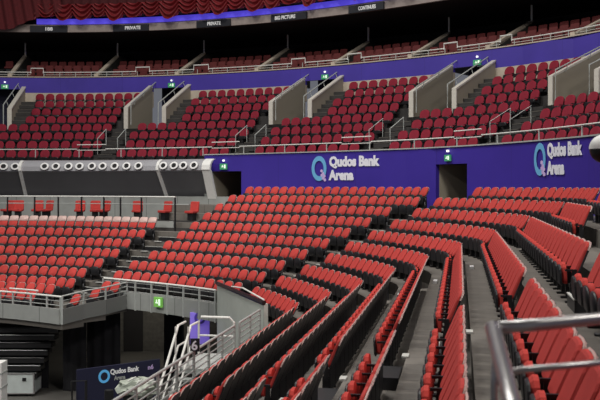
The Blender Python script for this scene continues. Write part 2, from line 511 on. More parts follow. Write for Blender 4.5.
PARTL = ['short sloping pale partition between dark suites, first one from the curtain edge',
         'sloping pale partition between dark suites, second from the curtain edge',
         'sloping pale partition between dark suites, third from the curtain edge',
         'sloping pale partition between dark suites, fourth from the curtain edge',
         'sloping pale partition between dark suites, fifth from the curtain edge',
         'sloping pale partition between dark suites, sixth from the curtain edge',
         'sloping pale partition between dark suites, seventh from the curtain edge',
         'sloping pale partition between dark suites, eighth from the curtain edge']
for u, lb in zip([12, 98, 178, 258, 335, 412, 490, 572], PARTL):
    partition(u)['label'] = lb

# ---------------------------------------------------------------- club balcony and dark suite front on the far side
iS0 = idx_of(9.0, 206)
def hz(v, o, u):  # height that photo row v has on the curve o at column u
    c = cv(o); return Z0 - (v - V0) / F * float(np.interp(c.Lu(u), c.L, c.d))
GT, GB = Z0 + 0.72, Z0 - 0.62
struct(sweep('wall_suite_glazing', [(9.9, 5.4), (9.9, GB - .2), (8.9, GT)], iS0, IEND, M_GLASS, 4))
struct(sweep('wall_bullnose', [(8.9, GT), (8.82, GT + .06), (8.86, GT + .3), (8.98, GT + .48), (9.2, GT + .6), (9.75, GT + .66)], iS0, IEND, M_BULL, 4))
for u in (20, 157.5, 203):
    th = thing('suite_mullion', {20: 'slanting white mullion of the dark glazed front, farthest from the blue wall', 157.5: 'slanting white mullion of the dark glazed front, between two groups of round lights',
                                 203: 'broad curved white end mullion of the dark glazed front beside the exit'}[u], 'mullion')
    c = cv(8.9); L = c.Lu(u); wd = 0.16 if u != 203 else 0.5
    prof = [(9.78, GB - .2), (8.78, GT), (8.7, GT + .08), (8.74, GT + .32), (8.88, GT + .52), (9.12, GT + .64)]
    if u == 203: prof[0] = (9.35, GB - .2)
    q = MB(); V = []
    for o, z in prof:
        for dl in (0, wd):
            cc = cv(o); x0, y0, a = c.at(L - dl); V.append((x0 + (o - 8.9) * math.cos(a), y0 + (o - 8.9) * math.sin(a), z))
    for o, z in prof:
        for dl in (0, wd):
            x0, y0, a = c.at(L - dl); V.append((x0 + (o - 8.9 + .14) * math.cos(a), y0 + (o - 8.9 + .14) * math.sin(a), z))
    n = len(prof); Fs = []
    for i in range(n - 1):
        Fs += [(2 * i, 2 * i + 1, 2 * i + 3, 2 * i + 2), (2 * i, 2 * i + 2, 2 * n + 2 * i + 2, 2 * n + 2 * i), (2 * i + 1, 2 * n + 2 * i + 1, 2 * n + 2 * i + 3, 2 * i + 3)]
    q.add(V, Fs); q.build('white_bar', M_CREAM, th)
k_ = 0
rl = [3, 16] + [45 + 11.65 * i for i in range(9)] + [164, 174, 184, 194]
for u in rl:
    k_ += 1
    c = cv(8.8); L = c.Lu(u); x, y, a = c.at(L)
    n = Vector((math.cos(a), math.sin(a), 0)); t = Vector((-math.sin(a), math.cos(a), 0))
    up = (Vector((0, 0, 1)) + n * 0.35).normalized(); ctr = Vector((x, y, GT + .3)) - n * 0.0
    out = t.cross(up).normalized()
    if out.dot(n) > 0: out = -out
    where = ('by outer mullion' if k_ <= 2 else 'between the slanting mullions' if k_ <= 11 else 'beside the end mullion')
    j = k_ if k_ <= 2 else k_ - 2 if k_ <= 11 else k_ - 11
    th = thing('ring_light', 'black fitting in white ring, %s from far end, %s' % (ordn(j), where), 'light fitting', tuple(ctr), 0, 'round fittings over the dark suite glass')
    V, Fs = [], []
    S = 16
    for r, q_ in ((.24, 0.0), (.24, .05), (.15, .06), (.14, .02)):
        for i in range(S):
            b_ = 2 * PI * i / S
            V.append(ctr + t * r * math.cos(b_) + up * r * .86 * math.sin(b_) + out * q_)
    for rr in range(3):
        for i in range(S):
            jn = (i + 1) % S; Fs.append((rr * S + i, rr * S + jn, (rr + 1) * S + jn, (rr + 1) * S + i))
    q = MB(); q.add(V, Fs); q.build('ring', M_WHITE, th)
    q = MB(); q.add([ctr + t * .145 * math.cos(2 * PI * i / S) + up * .125 * math.sin(2 * PI * i / S) + out * .03 for i in range(S)], [tuple(range(S))]); q.build('centre', M_BLK, th)
# club balcony slab and front
iK0 = idx_of(5.5, 190)
zc = 5.75
struct(box_sweep('floor_club_balcony', 4.9, 9.9, zc - .2, zc, iK0, IEND, M_CONC_D))
iK1 = idx_of(5.5, 174)
struct(box_sweep('wall_club_front', 5.45, 5.5, 5.9, 6.3, iK1, IEND, M_GPAN, step=4))
struct(box_sweep('wall_club_back', 9.3, 9.5, 5.75, 7.42, iK0, IEND, M_GPAN, step=4))
struct(box_sweep('wall_club_base', 5.42, 5.52, 5.35, 6.0, iK0, IEND, M_CONC_D, step=4))
th = thing('club_railing', 'pale railing along the grey balcony front below the dark glazing', 'railing')
c = cv(5.4)
q = MB(); q.tube(rail_path(5.4, Z0 - .55, cv(5.4).Lu(175), cv(5.4).L[-1] - .5), 0.035); q.build('top_rail', M_RAILW, th)
for u in (8, 35, 58, 82, 104, 120, 141, 175):
    x, y, a = c.at(c.Lu(u)); q = MB(); q.box((x, y, 6.55), (.06, .06, 1.75), a); q.build('post', M_BLK, th)
q = MB(); q.tube(rail_path(5.42, 7.1, cv(5.4).Lu(188), cv(5.4).L[-1] - .5), 0.02); q.build('mid_rail', M_RAILG, th)
# ================================================================ SIGNS ON THE WALLS
def arena_logo(u0, u1, zc_, label, s, rx):
    c = cv(9.62); L = c.Lu(u0)
    th = thing('arena_logo_sign', label, 'sign')
    rz = s * 0.56
    V, Fs = ring_shape(rx, rz, 0.62); q = MB(); q.add(on_wall(V, 9.62, L, zc_), Fs); q.build('letter_ring', M_LOGO, th)
    V, Fs = dots_shape(rx, rz, s * 0.075); q = MB(); q.add(on_wall(V, 9.62, L, zc_), Fs); q.build('dotted_tail', M_LOGOP, th)
    Ls, Le = c.Lu(u1[0]), c.Lu(u1[1])
    V, Fs = text_mesh('Qudos Bank', s * 0.58, 0.055); wd = max(v[0] for v in V); k = (Ls - Le) / wd
    q = MB(); q.add(on_wall([(x * k, y, z) for x, y, z in V], 9.62, Ls, zc_ + s * .1), Fs); q.build('name_lettering', M_LETTER, th)
    V, Fs = text_mesh('Arena', s * 0.58, 0.055)
    q = MB(); q.add(on_wall([(x * k, y, z) for x, y, z in V], 9.62, Ls, zc_ - s * .5), Fs); q.build('lower_lettering', M_LETTER, th)
arena_logo(319.5, (329.5, 380), Z0 + .80, 'blue ring logo and white lettering on the purple wall between the two exits', 1.06, .44)
arena_logo(540, (547.5, 582), Z0 + .92, 'blue ring logo and white lettering on the purple wall past the second exit', 1.04, .34)
def exit_sign(p, ex, w_, h_, label, lime=False, lamp=True):
    th = thing('exit_sign', label, 'sign', tuple(p))
    ex = ex.normalized(); ez = Vector((0, 0, 1)); nr = ex.cross(ez)
    A = Matrix((ex, nr, ez)).transposed()
    q = MB(); q.box(p, (w_, .08, h_), ax=A); q.build('lit_panel', M_LIME if lime else M_EXIT, th)
    q = MB()
    f_ = p + nr * .05
    for (x, z, sw, sh) in ((-.12, .02, .1, .16), (-.02, -.05, .08, .2), (-.2, -.08, .1, .1), (.2, 0, .12, .62), (.32, 0, .06, .62), (.26, .28, .16, .08), (-.1, .2, .1, .12)):
        q.box(f_ + ex * x * w_ + ez * z * h_, (sw * w_, .02, sh * h_), ax=A)
    q.build('running_figure', M_EXITF, th)
    if lamp:
        q = MB(); q.box(p + ez * (h_ * .5 + .16), (.09, .08, .09), ax=A); q.build('small_lamp', M_LAMPW, th)
    return th
def wall_sign(o, u, z, w_, h_, label):
    c = cv(o); x, y, a = c.at(c.Lu(u)); exit_sign(Vector((x, y, z)), Vector((math.sin(a), -math.cos(a), 0)), w_, h_, label)
wall_sign(9.55, 224, Z0 + .96, .42, .3, 'lit green exit sign on the purple wall over the exit beside the dark suites')
wall_sign(9.55, 451, Z0 + 1.13, .34, .26, 'lit green exit sign over the doorway between the two arena logos')
for u, l in ((5, 'lit green exit sign above the farthest stairwell of the upper tier'), (171.5, 'lit green exit sign above the second stairwell of the upper tier'),
             (325.5, 'lit green exit sign above the third stairwell, middle of the upper tier'), (477.5, 'lit green exit sign above the fourth stairwell of the upper tier')):
    wall_sign(17.94, u, Z0 + 6.4, .45, .28, l)
# hanging suite signs on the fascia
for u0, u1, tx, t0, t1, l in ((30, 67, '188', 44, 52, 'small black suite sign with a number, first along the fascia'), (113, 148, 'PRIVATE', 124, 138, 'black sign reading PRIVATE, the one nearer the number sign'),
                              (197, 231, 'PRIVATE', 207, 221, 'black sign reading PRIVATE, the one nearer the middle of the fascia'), (271, 307, 'BIG PICTURE', 274.5, 295, 'black suite sign with two words below the red curtain'),
                              (349, 384, 'CONTINUES', 358, 375, 'black suite sign with one word, last along the fascia')):
    c = cv(18.0); La, Lb = c.Lu(u0), c.Lu(u1)
    th = thing('suite_sign', l, 'sign')
    ia, ib = int(abs(c.L - Lb).argmin()), int(abs(c.L - La).argmin())
    box_sweep('panel', 17.95, 18.08, Z0 + 9.97, Z0 + 10.4, ia, ib, M_SIGN, parent=th)
    V, Fs = text_mesh(tx, .3, 0.03); wd = max(v[0] for v in V); k = (c.Lu(t0) - c.Lu(t1)) / wd
    q = MB(); q.add(on_wall([(x * k, y, z) for x, y, z in V], 17.93, cv(17.93).Lu(t0), Z0 + 10.08), Fs); q.build('lettering', M_SIGNTXT, th)
# gathered red curtain
def swag():
    c = cv(17.95); L0 = c.Lu(470); L1 = c.Lu(36)
    nl = int((L1 - L0) / .06); nz = 26; V, Fs = [], []
    rng = random.Random(3)
    edges = [L0]
    while edges[-1] < L1: edges.append(edges[-1] + rng.uniform(.85, 1.45))
    for i in range(nl + 1):
        L = L0 + (L1 - L0) * i / nl
        k = max(j for j in range(len(edges)) if edges[j] <= L)
        nx = edges[k + 1] if k + 1 < len(edges) else edges[k] + 1.2
        s = min(1, max(0, (L - edges[k]) / (nx - edges[k])))
        sag = 4 * s * (1 - s)
        for j in range(nz + 1):
            t = j / nz
            z = Z0 + 11.75 - t * (.72 + .5 * sag * (.7 + .3 * math.sin(k * 2.3)))
            ph = 2 * PI * (t * 3.2 - sag * 1.1)
            o = .15 * math.sin(ph) + .22 * sag * t + (.12 * math.cos(2 * PI * s) * (1 - t))
            x, y, a = c.at(L)
            V.append((x - (.25 + o) * math.cos(a), y - (.25 + o) * math.sin(a), z))
    for i in range(nl):
        for j in range(nz):
            a_ = i * (nz + 1) + j; Fs.append((a_, a_ + 1, a_ + nz + 2, a_ + nz + 1))
    o = mesh_obj('swag_curtain', V, Fs, M_SWAG, None, None, True)
    props(o, 'red velvet curtain gathered in scallops above the blue light strip', 'curtain')
    # plain drape falling at the curtain's far end
    V, Fs = [], []
    c = cv(17.9); L1 = c.Lu(34); n = 60; Ld = c.Lu(-20)
    L00 = c.Lu(62)
    for i in range(n + 1):
        s = i / n; L = L00 + (Ld - L00) * s
        top = Z0 + 13.2; bot = Z0 + 11.2 - 1.15 * min(1, s * 1.6) ** 1.5
        for j in range(15):
            t = j / 14; x, y, a = c.at(L)
            q_ = .12 * math.sin(i * .9 + t * 5) + .35
            V.append((x - q_ * math.cos(a), y - q_ * math.sin(a), top + (bot - top) * t))
    for i in range(n):
        for j in range(14):
            a_ = i * 15 + j; Fs.append((a_, a_ + 1, a_ + 16, a_ + 15))
    o = mesh_obj('side_drape', V, Fs, mat('plain_maroon_cloth', lin(84, 20, 25), 0.9, noise=0.2), None, None, True)
    props(o, 'dark red plain drape falling at the end of the gathered curtain', 'curtain')
    V, Fs = [], []
    c = cv(18.2); L0 = c.Lu(560); L1 = c.Lu(-20); n = 300
    for i in range(n + 1):
        L = L0 + (L1 - L0) * i / n; x, y, a = c.at(L); q_ = .07 * math.sin(i * 1.3)
        for z in (Z0 + 15, Z0 + 11.6): V.append((x - q_ * math.cos(a), y - q_ * math.sin(a), z))
    for i in range(n): Fs.append((2 * i, 2 * i + 1, 2 * i + 3, 2 * i + 2))
    o = mesh_obj('back_drape', V, Fs, mat('dark_maroon_cloth', lin(70, 18, 22), 0.9, noise=0.2), None, None, True)
    props(o, 'flat dark maroon cloth hanging behind and above the gathered curtain', 'curtain')
swag()

# ================================================================ SEATS
def pad(w_, z0, z1, y0, th_, rt, rb, bev, lean=0.0, crn=3, bow=0.0, xc=0.0):
    """rounded cushion outline in x,z; front towards -y"""
    out = []
    hw = w_ / 2
    for (cx, cz, r, a0) in ((hw - rt, z1 - rt, rt, 0), (-hw + rt, z1 - rt, rt, 90), (-hw + rb, z0 + rb, rb, 180), (hw - rb, z0 + rb, rb, 270)):
        for i in range(crn + 1):
            a = math.radians(a0 + 90 * i / crn)
            out.append((cx + r * math.cos(a), cz + r * math.sin(a)))
    zc_ = (z0 + z1) / 2
    rings = []
    for y, ins in ((y0 + th_, 0), (y0 + bev, 0), (y0, bev)):
        rings.append([(x * (1 - ins / hw) + xc, y + lean * (z - z0) + bow * (x / hw) ** 2 * -1, zc_ + (z - zc_) * (1 - ins / ((z1 - z0) / 2))) for x, z in out])
    n = len(out)
    V = rings[0] + rings[1] + rings[2]
    Fs = [tuple(range(n))[::1]] + [tuple(range(3 * n - 1, 2 * n - 1, -1))]
    for r in range(2):
        for i in range(n):
            j = (i + 1) % n
            Fs.append((r * n + i, (r + 1) * n + i, (r + 1) * n + j, r * n + j))
    return V, Fs
def bx(c, s):
    q = MB(); q.box(c, s); return q.v, q.f
def join(parts):
    q = MB()
    for (V, Fs), m in parts: q.add(V, Fs, m)
    return q
LEAN = 0.40
S_BACK = pad(.475, .42, .90, -.01, .05, .11, .06, .02, LEAN)
LEANF = 0.56
S_BACKF = pad(.425, .52, .90, -.01, .05, .15, .10, .02, LEANF)
S_PANF = pad(.43, .22, .60, -.13, .04, .12, .06, .015, -.04)
def shell(w_, r_, LEAN=LEAN, z0=.40):
    q = MB()
    q.add(*pad(w_, z0, .905, .035, .03, r_, .03, .012, LEAN))
    q.add(*pad(w_, .04, z0 + .03, .035, .03, .02, .03, .008, 0.0, 1))
    return q
S_SHELL = shell(.495, .12); S_SHELLF = shell(.445, .16, LEANF, .50)
S_PANC = pad(.35, .27, .585, -.16, .075, .13, .05, .03, -.06)        # red cushion, folded up, facing the back
S_PANS = pad(.38, .24, .55, -.19, .03, .12, .06, .015, -.06)     # black underside
S_ARM = join([(bx((.28, -.05, .49), (.035, .17, .03)), 0), (bx((.28, -.0, .36), (.03, .07, .26)), 0)])
S_PED = join([(bx((.25, -.0, .15), (.05, .12, .30)), 0), (bx((.25, -.03, .015), (.09, .2, .03)), 0), (bx((0, -.0, .22), (.46, .06, .05)), 0)])
me_cache = {}
def part_mesh(name, shape, m):
    V, Fs = (shape.v, shape.f) if isinstance(shape, MB) else shape
    me = bpy.data.meshes.new(name); me.from_pydata([tuple(v) for v in V], [], Fs); me.materials.append(m); me.update()
    return me
ME = {'backrest': part_mesh('backrest', S_BACK, M_RED), 'back_shell': part_mesh('back_shell', S_SHELL, M_SHELL), 'seat': part_mesh('seat', S_PANS, M_SHELL),
      'cushion': part_mesh('cushion', S_PANC, M_RED2), 'armrest': part_mesh('armrest', S_ARM, M_BLK), 'pedestal': part_mesh('pedestal', S_PED, M_BLK)}
def rim(hw_, r, LEAN=LEAN, z0=.40, tr=.015):
    # pale edge that follows the rounded top of the shell
    q = MB(); P = []
    for i in range(9):
        a = PI * i / 8; top_ = .903 - r
        cx = (hw_ - r) * (1 if a < PI / 2 - .01 else -1 if a > PI / 2 + .01 else 0)
        P.append((cx + r * math.cos(a), .05 + LEAN * (top_ + r * math.sin(a) - z0), top_ + r * math.sin(a)))
    q.tube(P, tr, 4)
    return q
S_RIM = rim(.245, .12); S_RIMF = rim(.22, .16, LEANF, .50, .007)
S_PANCF = pad(.40, .26, .55, -.09, .06, .12, .05, .02, -.04)
ME['shell_rim'] = part_mesh('shell_rim', S_RIM, M_RIM)
def child(name, par, me):
    o = bpy.data.objects.new(name, me); C.objects.link(o); o.parent = par; return o
ME_F = dict(ME, backrest=part_mesh('backrest', S_BACKF, M_RED), back_shell=part_mesh('back_shell', S_SHELLF, M_SHELL), shell_rim=part_mesh('shell_rim', S_RIMF, M_RIM), seat=part_mesh('seat', S_PANF, M_SHELL), cushion=part_mesh('cushion', S_PANCF, M_RED2))
def build_seat(ME=ME):
    r = bpy.data.objects.new('stadium_chair', None); C.objects.link(r); r.empty_display_size = .1
    b = child('backrest', r, ME['backrest']); sh = child('back_shell', b, ME['back_shell']); sh['label'] = 'black moulded rear shell'
    child('shell_rim', b, ME['shell_rim'])
    s = child('seat', r, ME['seat']); child('cushion', s, ME['cushion'])
    child('armrest', r, ME['armrest']); child('pedestal', r, ME['pedestal'])
    return r
def copy_tree(o, parent=None):
    n = o.copy(); C.objects.link(n); n.parent = parent
    for ch in o.children: copy_tree(ch, n)
    return n
# where every lower seat stands ------------------------------------------------
PITCH = 0.505
lower = []     # (x, y, z, rotz, row, block, number)
def place_row(o, z, L0, L1, row, block, store, pitch=PITCH, skip=None):
    c = cv(o); n = int((L1 - L0) / pitch + .25); off = ((L1 - L0) - n * pitch) / 2 + pitch / 2
    for i in range(n):
        L = L0 + off + i * pitch
        x, y, a = c.at(L)
        if skip and skip(x, y): continue
        store.append((x, y, z, a - PI / 2, row, block, i + 1))
YB = B[IC, 1]
for k in range(10):
    o = o_row(k) - .25
    z = z_tread(k); c = cv(o)
    # straight side, in front of and beyond the near aisle
    place_row(o, z, -24.5, 12.1 - YB, k, 'near', lower, .56)
    if k == 8:
        place_row(o, z, 13.0 - YB, 15.4 - YB, k, 'side', lower, .56)
        place_row(o, z, 19.4 - YB, -.15, k, 'side', lower, .56)
    else:
        place_row(o, z, 13.0 - YB, -.15, k, 'side', lower, .56)
    LA0, LA1, LB0, LB1 = c.L[IA0], c.L[IA1], c.L[IB0], c.L[IB1]
    if k == 9:
        LA0 = min(LA0, c.Lu(468)); LA1 = max(LA1, c.Lu(435))
    if k == 8:
        LA1 = c.Lu(416)
    place_row(o, z, .15 + max(0, (c.L[amin(25)]) * .0), LA0, k, 'corner', lower)
    if k >= 6: LB0 = min(LB0, c.Lu({6: 196, 7: 209, 8: 227, 9: 241}[k]))
    place_row(o, z, LA1, LB0, k, 'centre', lower)
    if k <= 5: place_row(o, z, LB1, c.Lu(-6), k, 'far', lower)
# three low rows in front of the far block
LOW = [(-1.35, 3.80, (-6, 73), (96, 120)), (-2.25, 3.96, (-6, 51), (85, 100)), (-3.15, 4.10, (-6, 33), (66, 80))]
for j, (o, h, (a, b), (c1, c2)) in enumerate(LOW):
    c = cv(o)
    place_row(o, Z0 - h - .86, c.Lu(b), c.Lu(a), -1 - j, 'far', lower)
    place_row(o, Z0 - h - .86, c.Lu(c2), c.Lu(c1), -1 - j, 'wing', lower)
def vis(s, zt=.8):
    q = uvd((s[0], s[1], s[2] + zt))
    if q is None: return None
    u, v, d = q
    return (u, v, d) if -8 < u < 608 and v < 400 and v > -10 else None
def key(s):
    q = vis(s)
    return q[2] if q and q[0] < 601 and q[1] < 398 else 1e9
# rows near the eye whose seats are hidden or out of frame do not count among the ones that show largest
cand = sorted([s for s in lower if key(s) < 1e8], key=key)
IND = cand[:300]
ind_set = set(id(s) for s in IND)
ROWN = {0: 'front row', 9: 'top row'}
def rown(k): return ROWN.get(k, ordn(k + 1) + ' row')
proto = None
BLK = {'near': 'nearer camera than the cross aisle, side stand', 'side': 'between cross aisle and corner, side stand', 'corner': 'in the corner block', 'centre': 'in the centre block', 'far': 'in the far block'}
# number the seats away from the camera, or from the aisle, within what the frame shows
seen = {}
for s in sorted(IND, key=lambda s: -(s[1]) if s[5] == 'near' else s[1]):
    kk = (s[4], s[5]); seen[kk] = seen.get(kk, 0) + 1
    n = seen[kk]
    if s[5] == 'near': lab = 'red tip-up seat, %s back from the cross aisle, %s, steel rail side' % (ordn(n), rown(s[4]))
    elif s[5] == 'side': lab = 'red tip-up seat, %s beyond the cross aisle, %s, towards the corner' % (ordn(n), rown(s[4]))
    elif s[5] == 'corner': lab = 'red tip-up seat, %s around the corner, %s, corner block' % (ordn(n), rown(s[4]))
    else: lab = 'red tip-up seat, %s from the steps, %s, %s block' % (ordn(n), rown(s[4]), s[5])
    if proto is None:
        proto = build_seat(); protof = build_seat(ME_F); o = proto
    else:
        o = copy_tree(proto if s[5] in ('near', 'side') else protof)
    o.location = s[:3]; o.rotation_euler = (0, 0, s[3])
    props(o, lab, 'seat', 'red tip-up seats in the lower stand')
def mass_data(shape, spots):
    V = np.array(shape.v, dtype=np.float64); nv = len(V); nf = len(shape.f)
    P = np.array([s[:4] for s in spots]); N = len(P)
    c, s = np.cos(P[:, 3])[:, None], np.sin(P[:, 3])[:, None]
    X = V[None, :, 0] * c - V[None, :, 1] * s + P[:, 0:1]
    Y = V[None, :, 0] * s + V[None, :, 1] * c + P[:, 1:2]
    Z = V[None, :, 2] + P[:, 2:3]
    AV = np.stack([X, Y, Z], 2).reshape(-1, 3)
    cnt = np.array([len(f_) for f_ in shape.f], dtype=np.int32); flat = np.concatenate([np.array(f_, dtype=np.int32) for f_ in shape.f])
    loops = (flat[None, :] + (np.arange(N, dtype=np.int32) * nv)[:, None]).ravel()
    counts = np.tile(cnt, N)
    return AV, loops, counts, np.tile(np.array(shape.m, dtype=np.int32), N)
def mass(name, mats, groups):
    D = [mass_data(sh, sp) for sh, sp in groups if len(sp)]
    AV = np.concatenate([d[0] for d in D]); counts = np.concatenate([d[2] for d in D]); mi = np.concatenate([d[3] for d in D])
    offs = np.cumsum([0] + [len(d[0]) for d in D[:-1]]); loops = np.concatenate([d[1] + int(o_) for d, o_ in zip(D, offs)])
    starts = np.concatenate([[0], np.cumsum(counts)[:-1]]).astype(np.int32)
    me = bpy.data.meshes.new(name)
    me.vertices.add(len(AV)); me.vertices.foreach_set('co', AV.ravel())
    me.loops.add(len(loops)); me.loops.foreach_set('vertex_index', loops)
    me.polygons.add(len(counts)); me.polygons.foreach_set('loop_start', starts); me.polygons.foreach_set('loop_total', counts)
    for m in mats: me.materials.append(m)
    me.polygons.foreach_set('material_index', mi)
    me.update(calc_edges=True); me.validate()
    o = bpy.data.objects.new(name, me); C.objects.link(o); return o
seat_all = join([(S_BACKF, 0), ((S_SHELLF.v, S_SHELLF.f), 1), (S_PANF, 1), ((S_ARM.v, S_ARM.f), 1), ((S_PED.v, S_PED.f), 1), ((S_RIMF.v, S_RIMF.f), 2)])
def around(s):
    q = uvd((s[0], s[1], s[2] + .8))
    return q is not None and -60 < q[0] < 1300 and q[1] < 760
rest = [s for s in lower if id(s) not in ind_set and around(s)]
S_CAP = pad(.455, .80, 1.06, -.02, .09, .10, .03, .02, LEAN); S_CAP = ([(x, y + LEANF * .30, z) for x, y, z in S_CAP[0]], S_CAP[1])
capped = join([(S_BACKF, 0), ((S_SHELLF.v, S_SHELLF.f), 1), (S_PANF, 1), ((S_ARM.v, S_ARM.f), 1), ((S_PED.v, S_PED.f), 1), (S_CAP, 2)])
seat_side = join([(S_BACK, 0), ((S_SHELL.v, S_SHELL.f), 1), (S_PANC, 0), (S_PANS, 1), ((S_ARM.v, S_ARM.f), 1), ((S_PED.v, S_PED.f), 1), ((S_RIM.v, S_RIM.f), 2)])
capr = [s for s in rest if s[4] == 5 and s[5] == 'far']
for o in [protof] + [c_ for c_ in protof.children_recursive]: bpy.data.objects.remove(o)
o = mass('stadium_chair', [M_RED, M_SHELL, M_RIM], [(seat_all, [s for s in rest if not (s[4] == 5 and s[5] == 'far') and s[5] not in ('side', 'near')]), (seat_side, [s for s in rest if s[5] in ('side', 'near')]), (capped, capr)])
props(o, 'remaining red tip-up seats of the lower stand, row behind row below the purple wall', 'seat', 'red tip-up seats in the lower stand', 'stuff')

# upper tier: round-backed crimson seats ----------------------------------------
U_BACK = pad(.54, .36, .86, -.01, .05, .22, .20, .015, .22, 4)
U_SHELL = pad(.50, .28, .82, .04, .03, .19, .14, .01, .22, 3)
U_PAN = pad(.46, .26, .44, -.16, .09, .08, .06, .02, -.1, 2)
U_PED = join([(bx((0, -.02, .14), (.06, .2, .28)), 0), (bx((.31, -.08, .46), (.035, .22, .035)), 0), (bx((.31, .0, .36), (.03, .06, .22)), 0)])
upper_shape = join([(U_BACK, 0), (U_SHELL, 1), (U_PAN, 1), ((U_PED.v, U_PED.f), 1)])
upper = []
c14 = cv(14.2)
vL = []
for (ir, il) in vom_i: vL.append((c14.L[il], c14.L[ir]))
def gaps(m, c):
    g = []
    for (ir, il) in vom_i:
        l, r = c.L[il], c.L[ir]
        if m < 4: g.append((l - .75, l + .5))
        else: g.append((r - 1.05, l + (.75 if m < 6 else .35)))
    return sorted(g)
for m in range(NM):
    o = mo(m) - .12; c = cv(o)
    cur = c.Lu(606) - 13
    end = c.Lu(-6)
    gs = [g for g in gaps(m, c)] + [(end, end)]
    for bi, (a, b) in enumerate(gs):
        if a > cur: place_row(o, mz(m), cur, min(a, end), m, bi, upper, 0.64)
        cur = max(cur, b)
upc = sorted([s for s in upper if vis(s) and vis(s)[0] < 600], key=lambda s: vis(s)[2])[:300]
us = set(id(s) for s in upc)
ume = mesh_obj('balcony_chair', upper_shape.v, upper_shape.f, [M_CRIM, M_SHELL], upper_shape.m)
BN = {0: 'beyond the fifth stairwell', 1: 'between fourth and fifth stairwells', 2: 'between third and fourth stairwells', 3: 'between second and third stairwells', 4: 'before the first stairwell', 5: 'at the far end'}
seen = {}
first = True
for s in sorted(upc, key=lambda s: vis(s)[0]):
    kk = (s[4], s[5]); seen[kk] = seen.get(kk, 0) + 1
    o = ume if first else ume.copy()
    if not first: C.objects.link(o)
    first = False
    o.location = s[:3]; o.rotation_euler = (0, 0, s[3] + random.uniform(-.1, .1))
    props(o, 'crimson round-backed seat, %s along, %s row up, block %s' % (ordn(seen[kk]), ordn(s[4] + 1), BN.get(s[5], 'far')), 'seat', 'round-backed seats in the upper tier')
rest = [s for s in upper if id(s) not in us]
o = mass('balcony_chair', [M_CRIM, M_SHELL], [(upper_shape, rest)])
props(o, 'remaining crimson round-backed seats of the upper tier between the stairwells', 'seat', 'round-backed seats in the upper tier', 'stuff')

# seats in the suites and on the club balcony -----------------------------------
S_S = join([(pad(.5, .40, .92, 0, .07, .06, .04, .02, .15, 2), 0), (pad(.5, .36, .48, -.42, .40, .03, .03, .02, 0, 1), 0), (bx((0, -.15, .2), (.3, .3, .36)), 1)])
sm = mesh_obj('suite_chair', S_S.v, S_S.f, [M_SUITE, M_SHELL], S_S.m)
suite = []
PL = [cv(18.1).Lu(u) for u in (12, 98, 178, 258, 335, 412, 490, 572)]
for r, (o, z) in enumerate(((18.85, Z0 + 6.75), (19.8, Z0 + 7.15), (20.75, Z0 + 7.55))):
    c = cv(o)
    bounds = [c.Lu(605)] + sorted(float(np.interp(l, cv(18.1).L, c.L)) for l in PL) + [c.Lu(-4)]
    for bi, (a, b) in enumerate(zip(bounds, bounds[1:])):
        place_row(o, z, a + .5, b - .55, r, bi, suite, .62)
first = True
seen = {}
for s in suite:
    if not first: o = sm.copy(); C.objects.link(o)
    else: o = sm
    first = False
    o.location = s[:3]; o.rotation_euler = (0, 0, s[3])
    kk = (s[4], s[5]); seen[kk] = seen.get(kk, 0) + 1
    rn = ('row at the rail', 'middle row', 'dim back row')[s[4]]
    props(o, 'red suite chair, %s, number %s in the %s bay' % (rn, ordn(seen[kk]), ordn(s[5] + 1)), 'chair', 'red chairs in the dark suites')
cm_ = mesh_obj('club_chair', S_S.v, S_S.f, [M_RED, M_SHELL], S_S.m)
c = cv(6.6)
for j, (u, l) in enumerate(((10, 'farthest of a pair'), (19, 'second of a pair'), (38, 'right of a pair'), (49, 'nearest of the far group'), (80, 'standing alone by a post'), (96, 'first of a close pair'), (106, 'second of a close pair'),
                            (138, 'alone past the middle'), (167, 'near the end of the pale rail'), (194, 'in the dark corner by the exit'))):
    x, y, a = c.at(c.Lu(u)); o = cm_.copy() if j else cm_
    if j: C.objects.link(o)
    o.location = (x, y, zc + .55); o.rotation_euler = (0, 0, a - PI / 2 + random.uniform(-.5, .5))
    props(o, 'red chair behind the grey club balcony railing, %s' % l.replace('right of', 'later of'), 'chair', 'red chairs on the club balcony')
struct(box_sweep('floor_club_platform', 6.0, 7.6, zc, zc + .55, iK0, IEND, M_CONC_D))

